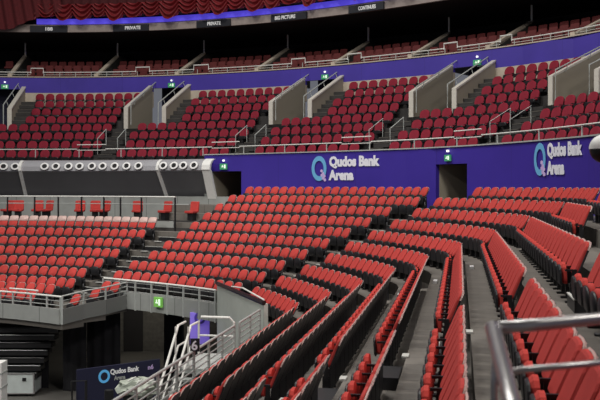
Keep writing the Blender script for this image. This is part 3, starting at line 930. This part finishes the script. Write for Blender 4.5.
# ================================================================ UPPER TIER STAIRWELLS, RAILS
for vi, (ir, il) in enumerate(vom_i):
    nm = ('farthest', 'second', 'third', 'fourth', 'fifth')[vi]
    for side, i in (('left', il), ('right', ir)):
        n = Vector((B[i, 2], B[i, 3], 0)); t = Vector((-B[i, 3], B[i, 2], 0)) * (1 if side == 'left' else -1)
        P = Vector((B[i, 0], B[i, 1], 0))
        o0 = 14.25 if side == 'left' else 14.45
        zb = Z0 + .95
        zt0 = Z0 + 4.62; zt1 = Z0 + 6.35
        q = MB()
        pts = [P + n * o0 + Vector((0, 0, zb)), P + n * 18.0 + Vector((0, 0, zb)), P + n * 18.0 + Vector((0, 0, zt1)), P + n * o0 + Vector((0, 0, zt0))]
        q.prism(pts, t * .22); struct(q.build('wall_stairwell', M_WALLC))
        q = MB(); q.prism([P + n * (o0 - .06) + Vector((0, 0, zt0 - 1.3)), P + n * o0 + Vector((0, 0, zt0 - 1.3)), P + n * o0 + Vector((0, 0, zt0)), P + n * 18 + Vector((0, 0, zt1)), P + n * 18 + Vector((0, 0, zt1 + .08)), P + n * (o0 - .06) + Vector((0, 0, zt0 + .07))], t * .26)
        struct(q.build('trim_coping', M_CAP))
        th = thing('stairwell_handrail', 'steel handrail on the %s wall of the %s upper stairwell' % ('outer' if side == 'left' else 'inner', nm), 'handrail')
        q = MB(); s_ = t * -.22
        q.tube([P + n * (o0 - .1) + s_ + Vector((0, 0, zt0 - 1.0)), P + n * (o0 - .1) + s_ + Vector((0, 0, zt0 + .28)), P + n * 18 + s_ + Vector((0, 0, zt1 + .28))], .03, 6)
        q.build('rail', M_RAILG, th)
        for k in range(3):
            o_ = o0 + .6 + k * 1.4; zz = zt0 + (zt1 - zt0) * (o_ - o0) / (18 - o0)
            q = MB(); q.tube([P + n * o_ + s_ * .5 + Vector((0, 0, zz)), P + n * o_ + s_ + Vector((0, 0, zz + .27))], .018, 5); q.build('bracket', M_RAILG, th)
    # floor of the stairwell
    # steps beside the stairwell
    for (dl0, dl1, m0) in ((-1.3, 0, 4), (None, 1.4, 0)):
        q = MB()
        for m in range(m0, NM if m0 else 4):
            for hf in (0, 1):
                o_ = mo(m) - .82 + (.47 if hf else 0)
                i = ir if dl0 is not None else il
                tt = Vector((-B[i, 3], B[i, 2], 0)); n = Vector((B[i, 2], B[i, 3], 0)); P = Vector((B[i, 0], B[i, 1], 0)) + tt * (-.7 if dl0 is not None else -.1)
                zz = mz(m) + (.28 if hf else .02)
                if hf or True:
                    q.box(P + n * (o_ + .2) + Vector((0, 0, zz - .08)), (.42, .9, .2), math.atan2(n.y, n.x), 0)
                    q.box(P + n * (o_ + .0) + Vector((0, 0, zz + .02)), (.05, .9, .03), math.atan2(n.y, n.x), 1)
        o = q.build('floor_steps', [M_CONC_D, M_CONC]); struct(o)
# rail on the front edge of the upper tier
c = cv(9.75)
th = thing('tier_railing', 'long pale rail above the lower purple wall along the upper tier', 'railing')
La, Lb = c.Lu(608) - 6, c.Lu(-10)
cuts = []
for (ir, il) in vom_i: cuts.append((c.L[il] - .7, c.L[il] + 1.0))
cuts = sorted(cuts)
segs = []; cur = La
for a, b in cuts: segs.append((cur, a, 0)); segs.append((a, b, 1)); cur = b
segs.append((cur, Lb, 0))
for a, b, hi in segs:
    if b - a < .2: continue
    q = MB(); z = ZW + (.42 if not hi else .66)
    q.tube(rail_path(9.75, z, a, b), .027, 6)
    if hi:
        q.tube(rail_path(9.75, z - .3, a, b), .02, 5)
    q.build('raised_rail' if hi else 'top_rail', M_RAILW, th)
n = int((Lb - La) / 2.4)
for i in range(n + 1):
    x, y, a = c.at(La + (Lb - La) * i / n); q = MB(); q.box((x, y, ZW + .2), (.04, .04, .44), a); q.build('post', M_RAILG, th)
# short guard rails at the foot of each upper aisle
for vi, (ir, il) in enumerate(vom_i):
    nm = ('farthest', 'second', 'third', 'fourth', 'fifth')[vi]
    th = thing('aisle_guard', 'thin grey guard rails at the foot of the steps by the %s upper stairwell' % nm, 'railing')
    n = Vector((B[il, 2], B[il, 3], 0)); tt = Vector((-B[il, 3], B[il, 2], 0)); P = Vector((B[il, 0], B[il, 1], 0))
    for s_, nmn in ((-.72, 'inner_rail'), (.5, 'outer_rail')):
        q = MB(); A = P + tt * s_
        q.tube([A + n * 11.2 + Vector((0, 0, mz(0))), A + n * 11.2 + Vector((0, 0, mz(0) + 1.5)), A + n * 12.3 + Vector((0, 0, mz(1) + 1.55)), A + n * 12.3 + Vector((0, 0, mz(1)))], .022, 5)
        q.build(nmn, M_RAILG, th)
# rail on the upper band
c = cv(18.15)
th = thing('suite_railing', 'long pale rail on top of the upper blue band before the suites', 'railing')
La, Lb = c.Lu(606) - 2, c.Lu(-6)
hi_u = [(30, 44), (136, 149), (194, 208), (291, 305), (347, 361), (444, 458), (500, 517)]
ev = sorted((c.Lu(b), c.Lu(a)) for a, b in hi_u)
cur = La
for a, b in ev + [(Lb, Lb)]:
    q = MB(); q.tube(rail_path(18.15, ZB1 + .36, cur, a), .03, 6); q.tube(rail_path(18.15, ZB1 + .2, cur, a), .012, 5); q.build('top_rail', M_RAILW, th)
    if b > a:
        q = MB(); q.tube([rail_path(18.15, ZB1 + .3, a, a + .01)[0]] + rail_path(18.15, ZB1 + .62, a, b) + [rail_path(18.15, ZB1 + .3, b, b + .01)[0]], .035, 6); q.build('raised_rail', M_RAILW, th)
        q = MB(); 
    cur = b
n = 40
for i in range(n + 1):
    x, y, a = c.at(La + (Lb - La) * i / n); q = MB(); q.box((x, y, ZB1 + .18), (.035, .035, .36), a); q.build('post', M_RAILG, th)

# ================================================================ LOWER AISLE STEPS
def aisle_steps(i, o_list, wd, flip=0):
    q = MB(); n = Vector((B[i, 2], B[i, 3], 0)); P = Vector((B[i, 0], B[i, 1], 0))
    for k in o_list:
        rz = math.atan2(n.y, n.x)
        q.box(P + n * (o_row(k) - .18 ) + Vector((0, 0, z_tread(k) + .09)), (.40, wd, .18), rz, 0)
        q.box(P + n * (o_row(k) - .37) + Vector((0, 0, z_tread(k) + .185)), (.04, wd, .02), rz, 1)
        tt = Vector((-n.y, n.x, 0))
        if wd > .9: q.box(P + n * (o_row(k) - .37) + Vector((0, 0, z_tread(k) + .005)), (.92, wd * 1.15, .012), rz, 0)
        q.box(P + n * (o_row(k) - .85) + tt * (wd * .22) + Vector((0, 0, z_tread(k) + .012)), (.10, wd * .3, .03), rz, 1)
    struct(q.build('floor_steps', [M_SHELL, M_NOSE]))
aisle_steps((IA0 + IA1) // 2, range(0, 9), 1.0)
aisle_steps((IB0 + IB1) // 2, range(0, 6), 1.3)
aisle_steps(int((12.55 + 6) / .05), range(0, 10), .8)
# small white row markers at the corner
for k, (l) in ((2, 'lowest of five'), (3, 'second lowest of five'), (4, 'middle of five'), (5, 'second highest of five'), (6, 'highest of five')):
    c = cv(o_row(k) + .25); x, y, a = c.at(-1.6)
    q = MB(); q.box((x, y, z_tread(k + 1) + .03), (.1, .45, .06), 0)
    props(q.build('step_light', M_WHITE), 'small white marker on the grey tread near the corner, %s' % l, 'marker', 'white tread markers')

# ================================================================ FRONT OF THE STAND, FAR SIDE
FO = -0.93
c = cv(FO)
i105, i218 = idx_of(FO, 104), idx_of(FO, 217)
zt = z_tread(0)
struct(box_sweep('wall_front_fascia', FO - .05, FO + .1, zt - .42, zt + .22, i218, i105, M_GPAN, step=4))
th = thing('front_railing', 'grey railing above the lime exit sign along the front of the far stand', 'railing')
La, Lb = c.Lu(216), c.Lu(104)
q = MB(); q.tube(rail_path(FO, Z0 - 3.68, La, Lb), .035, 8); q.build('top_rail', M_RAILW, th)
for z in (.28, .45, .62):
    q = MB(); q.tube(rail_path(FO, zt + z - .02, La, Lb), .014, 5); q.build('mid_rail', M_RAILG, th)
for i in range(8):
    x, y, a = c.at(La + (Lb - La) * i / 7); q = MB(); q.box((x - .04 * math.cos(a), y - .04 * math.sin(a), (zt - .45 + Z0 - 3.68) / 2), (.06, .05, Z0 - 3.68 - zt + .45), a); q.build('post', M_RAILG, th)
x, y, a = c.at(c.Lu(161.5))
exit_sign(Vector((x - .14 * math.cos(a), y - .14 * math.sin(a), zt - .0)), Vector((math.sin(a), -math.cos(a), 0)), .42, .36, 'lime green lit exit sign on the grey front below the railing', True, False)
# low wing on the far side
prevz = None
wing_o = [FO + .1, LOW[0][0] - .75, LOW[1][0] - .75, LOW[2][0] - .8]; wing_u = [127, 106, 84, 62]
for j, (o, h, ua, ub) in enumerate(LOW):
    z = Z0 - h - .86
    oa, ob = wing_o[j], wing_o[j + 1]
    ia, ib = idx_of(oa, wing_u[j]), idx_of(ob, wing_u[j + 1])
    n = 40; q = MB(); back, front = [], []
    for t_ in range(n + 1):
        i1_ = int(ia + (IEND - 10 - ia) * t_ / n); i2_ = int(ib + (IEND - 10 - ib) * t_ / n)
        back.append(Vector((B[i1_, 0] + oa * B[i1_, 2], B[i1_, 1] + oa * B[i1_, 3], 0))); front.append(Vector((B[i2_, 0] + ob * B[i2_, 2], B[i2_, 1] + ob * B[i2_, 3], 0)))
    V = []
    for a, b in zip(back, front): V += [(a.x, a.y, z), (b.x, b.y, z), (b.x, b.y, z - .25), (a.x, a.y, z - .25)]
    Fs = [(0, 1, 2, 3)]
    for t_ in range(n):
        for e in range(4): Fs.append((4 * t_ + e, 4 * t_ + (e + 1) % 4, 4 * t_ + 4 + (e + 1) % 4, 4 * t_ + 4 + e))
    q.add(V, Fs); struct(q.build('floor_wing', M_CONC))
ofr = LOW[2][0] - .8
zl = Z0 - LOW[2][1] - .86
iF = idx_of(ofr, 61)
struct(box_sweep('wall_wing_front', ofr - .08, ofr, zl - .05, zl + .5, iF, IEND - 10, M_GPAN, step=4))
cf = cv(ofr)
th = thing('wing_railing', 'grey railing along the lowest far rows above the dark folded seating', 'railing')
q = MB(); q.tube(rail_path(ofr, Z0 - 4.02, cf.Lu(62), cf.L[-12]), .035, 8); q.build('top_rail', M_RAILW, th)
q = MB(); q.tube(rail_path(ofr, Z0 - 3.88, cf.Lu(38), cf.Lu(10)), .03, 6); q.build('raised_rail', M_RAILW, th)
for z in (.62, .78):
    q = MB(); q.tube(rail_path(ofr, zl + z, cf.Lu(62), cf.L[-12]), .015, 5); q.build('mid_rail', M_RAILG, th)
for u in (0, 13, 31, 47, 61):
    x, y, a = cf.at(cf.Lu(u)); q = MB(); q.box((x, y, (zl - .05 + Z0 - 4.02) / 2), (.06, .06, Z0 - 4.02 - zl + .05), a); q.build('post', M_RAILG, th)
# stepped side of the wing
def pz(p, z): return Vector((p[0], p[1], z))
steps_ = [(W(62, 300, uvd(cf.at(cf.Lu(62))[:2] + (0,))[2]), 302, 326), ]
P1 = Vector(cf.at(cf.Lu(62))[:2] + (0,))
c2 = cv(LOW[1][0] - .75); P2 = Vector(c2.at(c2.Lu(84))[:2] + (0,))
c3 = cv(LOW[0][0] - .75); P3 = Vector(c3.at(c3.Lu(106))[:2] + (0,))
c4 = cv(FO); P4 = Vector(c4.at(c4.Lu(127))[:2] + (0,))
zz = [zl, zl + .09, zl + .16, zt - .37]
th = thing('wing_side_railing', 'stepped grey railing and panels closing the end of the lowest far rows', 'railing')
PS = [P1, P2, P3, P4]
for a, b, z0_, z1_ in zip(PS, PS[1:], zz, zz[1:]):
    q = MB()
    t = (b - a).normalized(); nn = Vector((t.y, -t.x, 0)) * .05
    q.prism([pz(a, z0_ - .05), pz(b, z1_ - .05), pz(b, z1_ + .5), pz(a, z0_ + .5)], nn); q.build('side_panel', M_GPAN, th)
    q = MB(); q.tube([pz(a, z0_ + .97), pz(b, z1_ + .97)], .03, 6); q.tube([pz(a, z0_ + .8), pz(b, z1_ + .8)], .014, 5); q.tube([pz(a, z0_ + .64), pz(b, z1_ + .64)], .014, 5); q.build('top_rail', M_RAILG, th)
for a, z_ in zip(PS, zz):
    q = MB(); q.box(pz(a, z_ + .46), (.06, .06, 1.02)); q.build('post', M_RAILG, th)

# grey partition closing the vehicle entrance
pA = Vector(c.at(c.Lu(217))[:2] + (0,)); xs = -4.199 * 1.1 - .93
pB = Vector((xs, 0, 0)); 
def on_x(u, x):  # point with world x that stands in column u
    r = (u - 300) / F; # lat = r d ; x = lat*CS - d*SN
    d = x / (r * CS - SN); lat = r * d
    return Vector((x, lat * SN + d * CS, 0))
pB = on_x(264, xs)
q = MB(); t = (pB - pA).normalized(); nn = Vector((t.y, -t.x, 0)) * -.12
zA = Z0 - (284 - V0) / F * uvd(pA)[2]; zBp = Z0 - (304 - V0) / F * uvd(pB)[2]
q.prism([pz(pA, 0), pz(pB, 0), pz(pB, zBp), pz(pA, zA)], nn); struct(q.build('wall_entrance', M_GWALL))
th = thing('partition_rail', 'black capped sloping rail on top of the grey green entrance partition', 'railing')
q = MB(); q.tube([pz(pA, zA + .03), pz(pA + (pB - pA) * .5, (zA + zBp) / 2 + .03), pz(pB, zBp + .03)], .07, 6); q.build('cap', M_BLK, th)
q = MB(); q.tube([pz(pA + (pB - pA) * .35, zA * .65 + zBp * .35 + .12), pz(pA + (pB - pA) * .6, zA * .4 + zBp * .6 + .22), pz(pB, zBp + .12)], .025, 6); q.build('pale_rail', M_RAILW, th)

# side stand front: fascia, long rail with bars
q = MB(); q.box((xs - .02, 8.6, (zt + .05) / 2), (.1, 2 * (pB.y - 8.6), zt + .05)); struct(q.build('wall_side_front', M_SHELL))
th = thing('side_railing', 'long steel railing with thin bars in front of the nearest side rows', 'railing')
y1 = pB.y - .1; yg = on_x(243, xs).y; yh = on_x(238, xs).y
ztop = Z0 - 3.58
for (ya, yb) in ((2, yh), (yg, y1)):
    q = MB(); q.tube([(xs - .1, ya, ztop), (xs - .1, yb, ztop)], .03, 8); q.build('top_rail', M_RAILG, th)
    for j in range(5):
        q = MB(); z = ztop - .14 * (j + 1); q.tube([(xs - .1, ya, z), (xs - .1, yb, z)], .016, 6); q.build('bar', M_RAILG, th)
    n = max(2, int((yb - ya) / 1.1))
    for i in range(n + 1):
        q = MB(); q.box((xs - .1, ya + (yb - ya) * i / n, (ztop + zt - .5) / 2), (.05, .05, ztop - zt + .5)); q.build('post', M_RAILG, th)

# landing and stairs down to the floor
X0, X1 = xs - 1.2, xs - .2
yl1 = on_x(236, X1).y
ylb = yl1 - 1.9
zL = zt - .05
th = thing('floor_stairs', 'grey steel stairs with a landing going down beside the side stand', 'stairs')
q = MB(); q.box(((X0 + X1) / 2, (ylb + yl1) / 2, zL - .06), (X1 - X0, yl1 - ylb, .12)); q.build('landing', M_RAILG, th)
ns = 14
for i in range(ns):
    q = MB(); q.box(((X0 + X1) / 2, ylb - .13 - i * .26, zL - (i + 1) * zL / (ns + 1)), (X1 - X0, .28, .05)); q.build('tread', M_RAILG, th)
for x in (X0, X1):
    q = MB(); q.prism([(x, ylb, zL - .02), (x, ylb, zL - .3), (x, ylb - ns * .26, 0), (x, ylb - ns * .26, .3)], (.05, 0, 0)); q.build('stringer', M_BLK, th)
for x in (X0 + .1, X1 - .1):
    for y in (yl1 - .1, ylb + .1):
        q = MB(); q.box((x, y, zL / 2), (.08, .08, zL)); q.build('leg', M_BLK, th)
th = thing('stair_handrail', 'bright bent handrail of the stairs beside the small 6 sign', 'handrail')
ybot = ylb - ns * .26
for x, nm in ((X0, 'outer_rail'), (X0 + .32, 'middle_rail')):
    q = MB()
    q.tube([(x, ylb + .75, zL + 1.0), (x, ylb + .2, zL + 1.0), (x, ybot, 1.0), (x, ybot, .1)], .03, 8)
    q.tube([(x, ylb + .75, zL + .5), (x, ylb + .2, zL + .5), (x, ybot, .5)], .025, 8)
    for f_ in (.0, .33, .66): q.tube([(x, ylb + (ybot - ylb) * f_, zL * (1 - f_)), (x, ylb + (ybot - ylb) * f_, zL * (1 - f_) + 1.0)], .02, 6)
    q.build(nm, M_RAILW, th)
th = thing('landing_rail', 'pale looped guard rail around the stair landing before the grey partition', 'handrail')
za = zL + .98
q = MB(); yy = yl1 - .2
q.tube([(X0 + .05, yy, zL), (X0 + .05, yy, za - .12), (X0 + .12, yy, za), (X1 - .12, yy, za), (X1, yy, za - .12), (X1, yy, zL)], .03, 8); q.build('loop', M_RAILW, th)
q = MB(); q.tube([(X0 + .05, yy, zL + .5), (X1, yy, zL + .5)], .025, 8); q.build('mid_rail', M_RAILW, th)
p6 = W(195, 345, 18.25)
ex = Vector((CS, SN, 0)); A = Matrix((ex, ex.cross(Vector((0, 0, 1))), Vector((0, 0, 1)))).transposed()
th = thing('number_sign', 'small black plate with a white 6 on the stair rail', 'sign', tuple(p6))
q = MB(); q.box(p6, (.2, .03, .28), ax=A); q.build('plate', M_SIGN, th)
V, Fs = text_mesh('6', .28, .02); q = MB(); q.add(on_plane([(x - .08, y - .10, z + .02) for x, y, z in V], p6, ex), Fs); q.build('numeral', M_LETTER, th)

# ---------------------------------------------------------------- under the far stand
# walls behind
def wallq(name, u0, u1, d, z0, z1, m, th_=.15):
    a, b = W(u0, 300, d), W(u1, 300, d); q = MB(); n = Vector((-SN, CS, 0)) * th_
    q.prism([pz(a, z0), pz(b, z0), pz(b, z1), pz(a, z1)], n); return q.build(name, m)
struct(wallq('wall_back', -60, 260, 41, 0, 4.0, M_BRICK))
struct(wallq('wall_column', 164, 182, 36, 0, 3.3, M_BLACK, .6))
o = wallq('black_drape', 64, 114, 33.2, 0, 3.0, M_BLACK, .1); bpy.data.objects.remove(o)
def drape(u0, u1, d, z0, z1, label):
    V, Fs = [], []; a, b = W(u0, 300, d), W(u1, 300, d); n = int((b - a).length / .07); N = Vector((-SN, CS, 0))
    for i in range(n + 1):
        p_ = a + (b - a) * i / n + N * .06 * math.sin(i * 1.1)
        V += [pz(p_, z0), pz(p_, z1), pz(p_ + N * .02, z0), pz(p_ + N * .02, z1)]
    for i in range(n): Fs += [(4 * i, 4 * i + 4, 4 * i + 5, 4 * i + 1), (4 * i + 2, 4 * i + 3, 4 * i + 7, 4 * i + 6)]
    o = mesh_obj('black_drape', V, Fs, M_BLACK, None, None, True); props(o, label, 'drape')
drape(63, 86, 33.0, 0.02, 2.72, 'black pleated drape under the stand, beside the folded seating')
drape(87, 120, 34.0, 0.02, 3.1, 'wide black pleated drape under the stand, beside the brick wall')
th = thing('doorway', 'dark doorway in the block wall under the far stand', 'doorway')
a, b = W(124, 300, 40.95), W(143, 300, 40.95); q = MB()
q.prism([pz(a, 0), pz(b, 0), pz(b, 2.45), pz(a, 2.45)], Vector((SN, -CS, 0)) * .05); q.build('door_leaf', M_DARK, th)
# purple lit panel and dark pillar beside it
th = thing('purple_light_box', 'glowing purple panel standing behind the stair landing', 'light box')
a, b = W(190, 300, 30.5), W(209, 300, 30.5)
q = MB(); q.prism([pz(a, 2.3), pz(b, 2.3), pz(b, 3.42), pz(a, 3.42)], Vector((-SN, CS, 0)) * .2); q.build('lit_face', M_PURP, th)
q = MB(); q.box(pz((a + b) / 2, 1.15), (.5, .3, 2.3), PSI); q.build('base', M_BLK, th)
V, Fs = ring_shape(.2, .22, .62); q = MB(); q.add(on_plane(V, W(200, 318, 30.45), Vector((CS, SN, 0))), Fs); q.build('ring_logo', mat('violet_print', lin(80, 60, 170), .5), th)
# folded retractable seating
th = thing('folded_seating', 'dark folded seating bank with slatted fronts under the far rows', 'seating bank')
for j in range(7):
    a, b = W(-20, 300, 32.6 - j * .06), W(58 - j * 3.5, 300, 32.6 - j * .06)
    z = 2.35 - j * .28; q = MB()
    q.prism([pz(a, z), pz(b, z), pz(b, z + .16), pz(a, z + .16)], Vector((-SN, CS, 0)) * .6); q.build('deck', M_BLK, th)
    q = MB(); q.tube([pz(a, z + .2) - Vector((-SN, CS, 0)) * .02, pz(b, z + .2) - Vector((-SN, CS, 0)) * .02], .018, 5); q.build('edge_bar', M_RAILG if j % 2 else M_BLK, th)
a, b = W(-20, 300, 33.5), W(48, 300, 33.5); q = MB(); q.prism([pz(a, 0.02), pz(b, 0.02), pz(b, 2.6), pz(a, 2.6)], Vector((-SN, CS, 0)) * .1); q.build('back_panel', M_BLACK, th)
# road case and white crate on the floor
def flat_thing(p, w_, dp, h_): pass
gd = lambda v: Z0 * F / (v - V0)
dC = gd(397)
ctr = W(20, 397, dC + .5); ctr.z = 0
th = thing('road_case', 'grey flight case on castors on the arena floor below the folded seating', 'case', tuple(ctr), PSI + .02)
q = MB(); q.box(ctr + Vector((0, 0, .49)), (1.32, .9, .74), PSI + .02); q.build('body', M_CASE, th)
ed = MB()
R_ = Matrix.Rotation(PSI + .02, 3, 'Z')
for sx in (-1, 1):
    for sy in (-1, 1): ed.box(ctr + R_ @ Vector((sx * .655, sy * .445, 0)) + Vector((0, 0, .49)), (.05, .05, .78), PSI + .02)
for sz in (.12, .86):
    for sy in (-1, 1): ed.box(ctr + R_ @ Vector((0, sy * .445, 0)) + Vector((0, 0, sz)), (1.34, .04, .04), PSI + .02)
    for sx in (-1, 1): ed.box(ctr + R_ @ Vector((sx * .655, 0, 0)) + Vector((0, 0, sz)), (.04, .9, .04), PSI + .02)
ed.build('edging', M_STEEL, th)
q = MB(); q.box(ctr + R_ @ Vector((.3, -.46, 0)) + Vector((0, 0, .65)), (.14, .03, .12), PSI + .02); q.build('latch', M_BLK, th)
for sx in (-1, 1):
    for sy in (-1, 1):
        q = MB(); p_ = ctr + R_ @ Vector((sx * .5, sy * .33, 0)) + Vector((0, 0, .06)); q.tube([p_ - R_ @ Vector((.025, 0, 0)), p_ + R_ @ Vector((.025, 0, 0))], .06, 10); q.build('castor', M_BLK, th)
ctr = W(-6, 400, gd(415)); ctr.z = 0
th = thing('white_crate', 'white ribbed crate at the picture edge beside the grey flight case', 'crate', tuple(ctr), PSI)
q = MB(); q.box(ctr + Vector((0, 0, .96)), (.72, .6, 1.8), PSI); q.build('body', M_CREAM, th)
for z in (.4, 1.0, 1.5):
    q = MB(); q.box(ctr + Vector((0, 0, z)), (.75, .63, .05), PSI); q.build('band', M_RAILG, th)
q = MB(); q.box(ctr + Vector((0, 0, .03)), (.6, .5, .06), PSI); q.build('base', M_BLK, th)
# advertising board
pa, pb = W(77, 372, 28.8), W(160, 359, 30.6); pa.z = pb.z = 0; ex = (pb - pa).normalized(); N = Vector((ex.y, -ex.x, 0))
th = thing('advertising_board', 'navy board with a ring logo and white lettering on the arena floor', 'board', tuple(pa))
zt_ = 1.74
q = MB(); q.prism([pz(pa, .12), pz(pb, .12), pz(pb, zt_), pz(pa, zt_)], -N * .08); q.build('panel', M_NAVY, th)
Lb_ = (pb - pa).length / 83
V, Fs = ring_shape(.21, .23, .62); q = MB(); q.add(on_plane(V, pa + ex * (26 * Lb_) + Vector((0, 0, 1.40)) + N * .005, ex), Fs); q.build('ring_logo', mat('board_logo_blue', lin(90, 170, 225), .5, emit=lin(90, 170, 225), estr=.25), th)
for tx, u0, u1, zz_, sz, mm, nm in (('Qudos Bank', 109, 138, 1.44, .24, M_SIGNTXT, 'name_lettering'), ('Arena', 113, 124, 1.22, .2, M_RAILG, 'lower_lettering'), ('n6', 147, 153, 1.43, .22, M_LOGOP, 'side_lettering')):
    V, Fs = text_mesh(tx, sz, .03); k = (u1 - u0) * Lb_ / max(v[0] for v in V)
    q = MB(); q.add(on_plane([(x * k, y, z) for x, y, z in V], pa + ex * ((u0 - 77) * Lb_) + Vector((0, 0, zz_)) + N * .005, ex), Fs); q.build(nm, mm, th)
for f_ in (.04, .5, .96):
    q = MB(); p_ = pa + (pb - pa) * f_; q.box(p_ + Vector((0, 0, .06)) - N * .04, (.08, .5, .12), math.atan2(ex.y, ex.x)); q.build('foot', M_BLK, th)
# barrier frame beside the board
p0 = W(72, 385, 28.4); p0.z = 0; p1 = W(86, 385, 28.2); p1.z = 0
th = thing('barrier_frame', 'thin black barrier frame at the end of the navy board', 'barrier')
q = MB(); q.tube([pz(p0, .03), pz(p0, 1.45), pz(p1, 1.52), pz(p1, .03)], .04, 6); q.build('frame', M_BLK, th)
q = MB(); q.tube([pz(p0, .8), pz(p1, .85)], .03, 6); q.build('cross_bar', M_BLK, th)
pp_ = W(109, 390, 27.0); pp_.z = 0
q = MB(); q.tube([pz(pp_, 0), pz(pp_, 1.5), pz(pp_, 1.52)], [.16, .14, .05], 10)
props(q.build('bollard', M_BLK), 'black upright bollard standing in front of the navy board', 'bollard')
l_ = area_light('under_stand_fill', tuple(W(140, 300, 37.5))[:2] + (3.9,), tuple(W(150, 300, 41))[:2] + (1,), .6, 60, (1, .93, .8))  # added fill lamp that lifts the dark block wall under the stand
# wrapped bundle below the stair rail
def bundle():
    c0 = W(138, 388, 24.5); V, Fs = [], []; rng = random.Random(5); n, mI = 18, 10
    for i in range(mI + 1):
        ph = PI * i / mI - PI / 2
        for j in range(n):
            th_ = 2 * PI * j / n; r = 1 + rng.uniform(-.22, .22)
            V.append((c0.x + .55 * r * math.cos(ph) * math.cos(th_), c0.y + .5 * r * math.cos(ph) * math.sin(th_), c0.z + .28 * r * math.sin(ph)))
    for i in range(mI):
        for j in range(n):
            k = (j + 1) % n; Fs.append((i * n + j, i * n + k, (i + 1) * n + k, (i + 1) * n + j))
    th = thing('wrapped_bundle', 'heap wrapped in pale crumpled sheeting on a black stand by the stairs', 'bundle', (c0.x, c0.y, 0))
    q = MB(); q.add(V, Fs); q.build('sheeting', M_PLANT, th)
    q = MB(); q.box((c0.x, c0.y, (c0.z - .1) / 2), (.7, .5, c0.z - .1)); q.build('stand', M_BLK, th)
    q = MB()
    for i in range(5):
        a = W(128 + i * 5, 381 + (i % 2) * 5, 24.2); b = W(136 + i * 6, 377 + (i * 3) % 7, 24.2); q.tube([a, b], .025, 5)
    q.build('poles', M_RAILW, th)
bundle()

# ================================================================ FOREGROUND RAIL
th = thing('steel_guard_rail', 'close blurred brushed steel guard rail with a sloping post, nearest the camera', 'railing')
A0 = W(493, 328, 3.0)
q = MB(); q.tube([A0, W(540, 324.5, 3.0), W(600, 318.5, 3.05), W(680, 311, 3.1)], .0225, 20); q.build('top_rail', M_STEEL, th, True)
q = MB(); q.tube([W(491, 323.5, 3.0), A0, W(511, 400, 2.45), W(533, 480, 2.0)], .0245, 20); q.build('sloping_post', M_STEEL, th, True)
q = MB(); q.tube([W(507, 371.5, 2.7), W(560, 366.5, 2.72), W(680, 355, 2.8)], .0105, 14); q.build('mid_rail', M_STEEL, th, True)
b0 = W(533, 480, 2.0); b1 = W(680, 311, 3.1)
q = MB(); q.tube([b0, (b0.x, b0.y, z_tread(5))], .0245, 16); q.build('upright_post', M_STEEL, th, True)
q = MB(); q.tube([b1, (b1.x, b1.y, z_tread(6))], .0245, 16); q.build('upright_post', M_STEEL, th, True)
q = MB(); b2 = W(494, 384, 2.95); q.tube([W(496.5, 345, 2.95), b2, (b2.x, b2.y, z_tread(5))], .012, 12); q.build('thin_post', M_STEEL, th, True)
q = MB(); q.tube([W(502, 363, 2.75), W(506, 382, 2.6)], .028, 16); q.build('bracket', M_STEEL, th, True)
# pale domed fixture at the picture's edge, on its own post
pc = W(604, 149, 9.0)
th = thing('domed_fixture', 'round fixture with white top and dark lower half at the picture edge', 'fixture', tuple(pc))
def dome(rr, z0_, z1_, m, nm):
    V, Fs = [], []; n = 20; r_ = 8
    for i in range(r_ + 1):
        ph = z0_ + (z1_ - z0_) * i / r_
        for j in range(n): V.append((pc.x + rr * math.cos(ph) * math.cos(2 * PI * j / n), pc.y + rr * math.cos(ph) * math.sin(2 * PI * j / n), pc.z + rr * math.sin(ph)))
    for i in range(r_):
        for j in range(n):
            k = (j + 1) % n; Fs.append((i * n + j, i * n + k, (i + 1) * n + k, (i + 1) * n + j))
    q = MB(); q.add(V, Fs); q.build(nm, m, th, True)
dome(.155, 0, PI / 2, M_CREAM, 'white_cover'); dome(.15, -PI / 2, 0, M_BLK, 'dark_lens')
i_ = int((pc.y + 6) / .05)
q = MB(); q.tube([pc + Vector((.12, 0, -.05)), pc + Vector((.25, 0, -.15)), (pc.x + .25, pc.y, z_tread(8))], .025, 10); q.build('post', M_BLK, th, True)
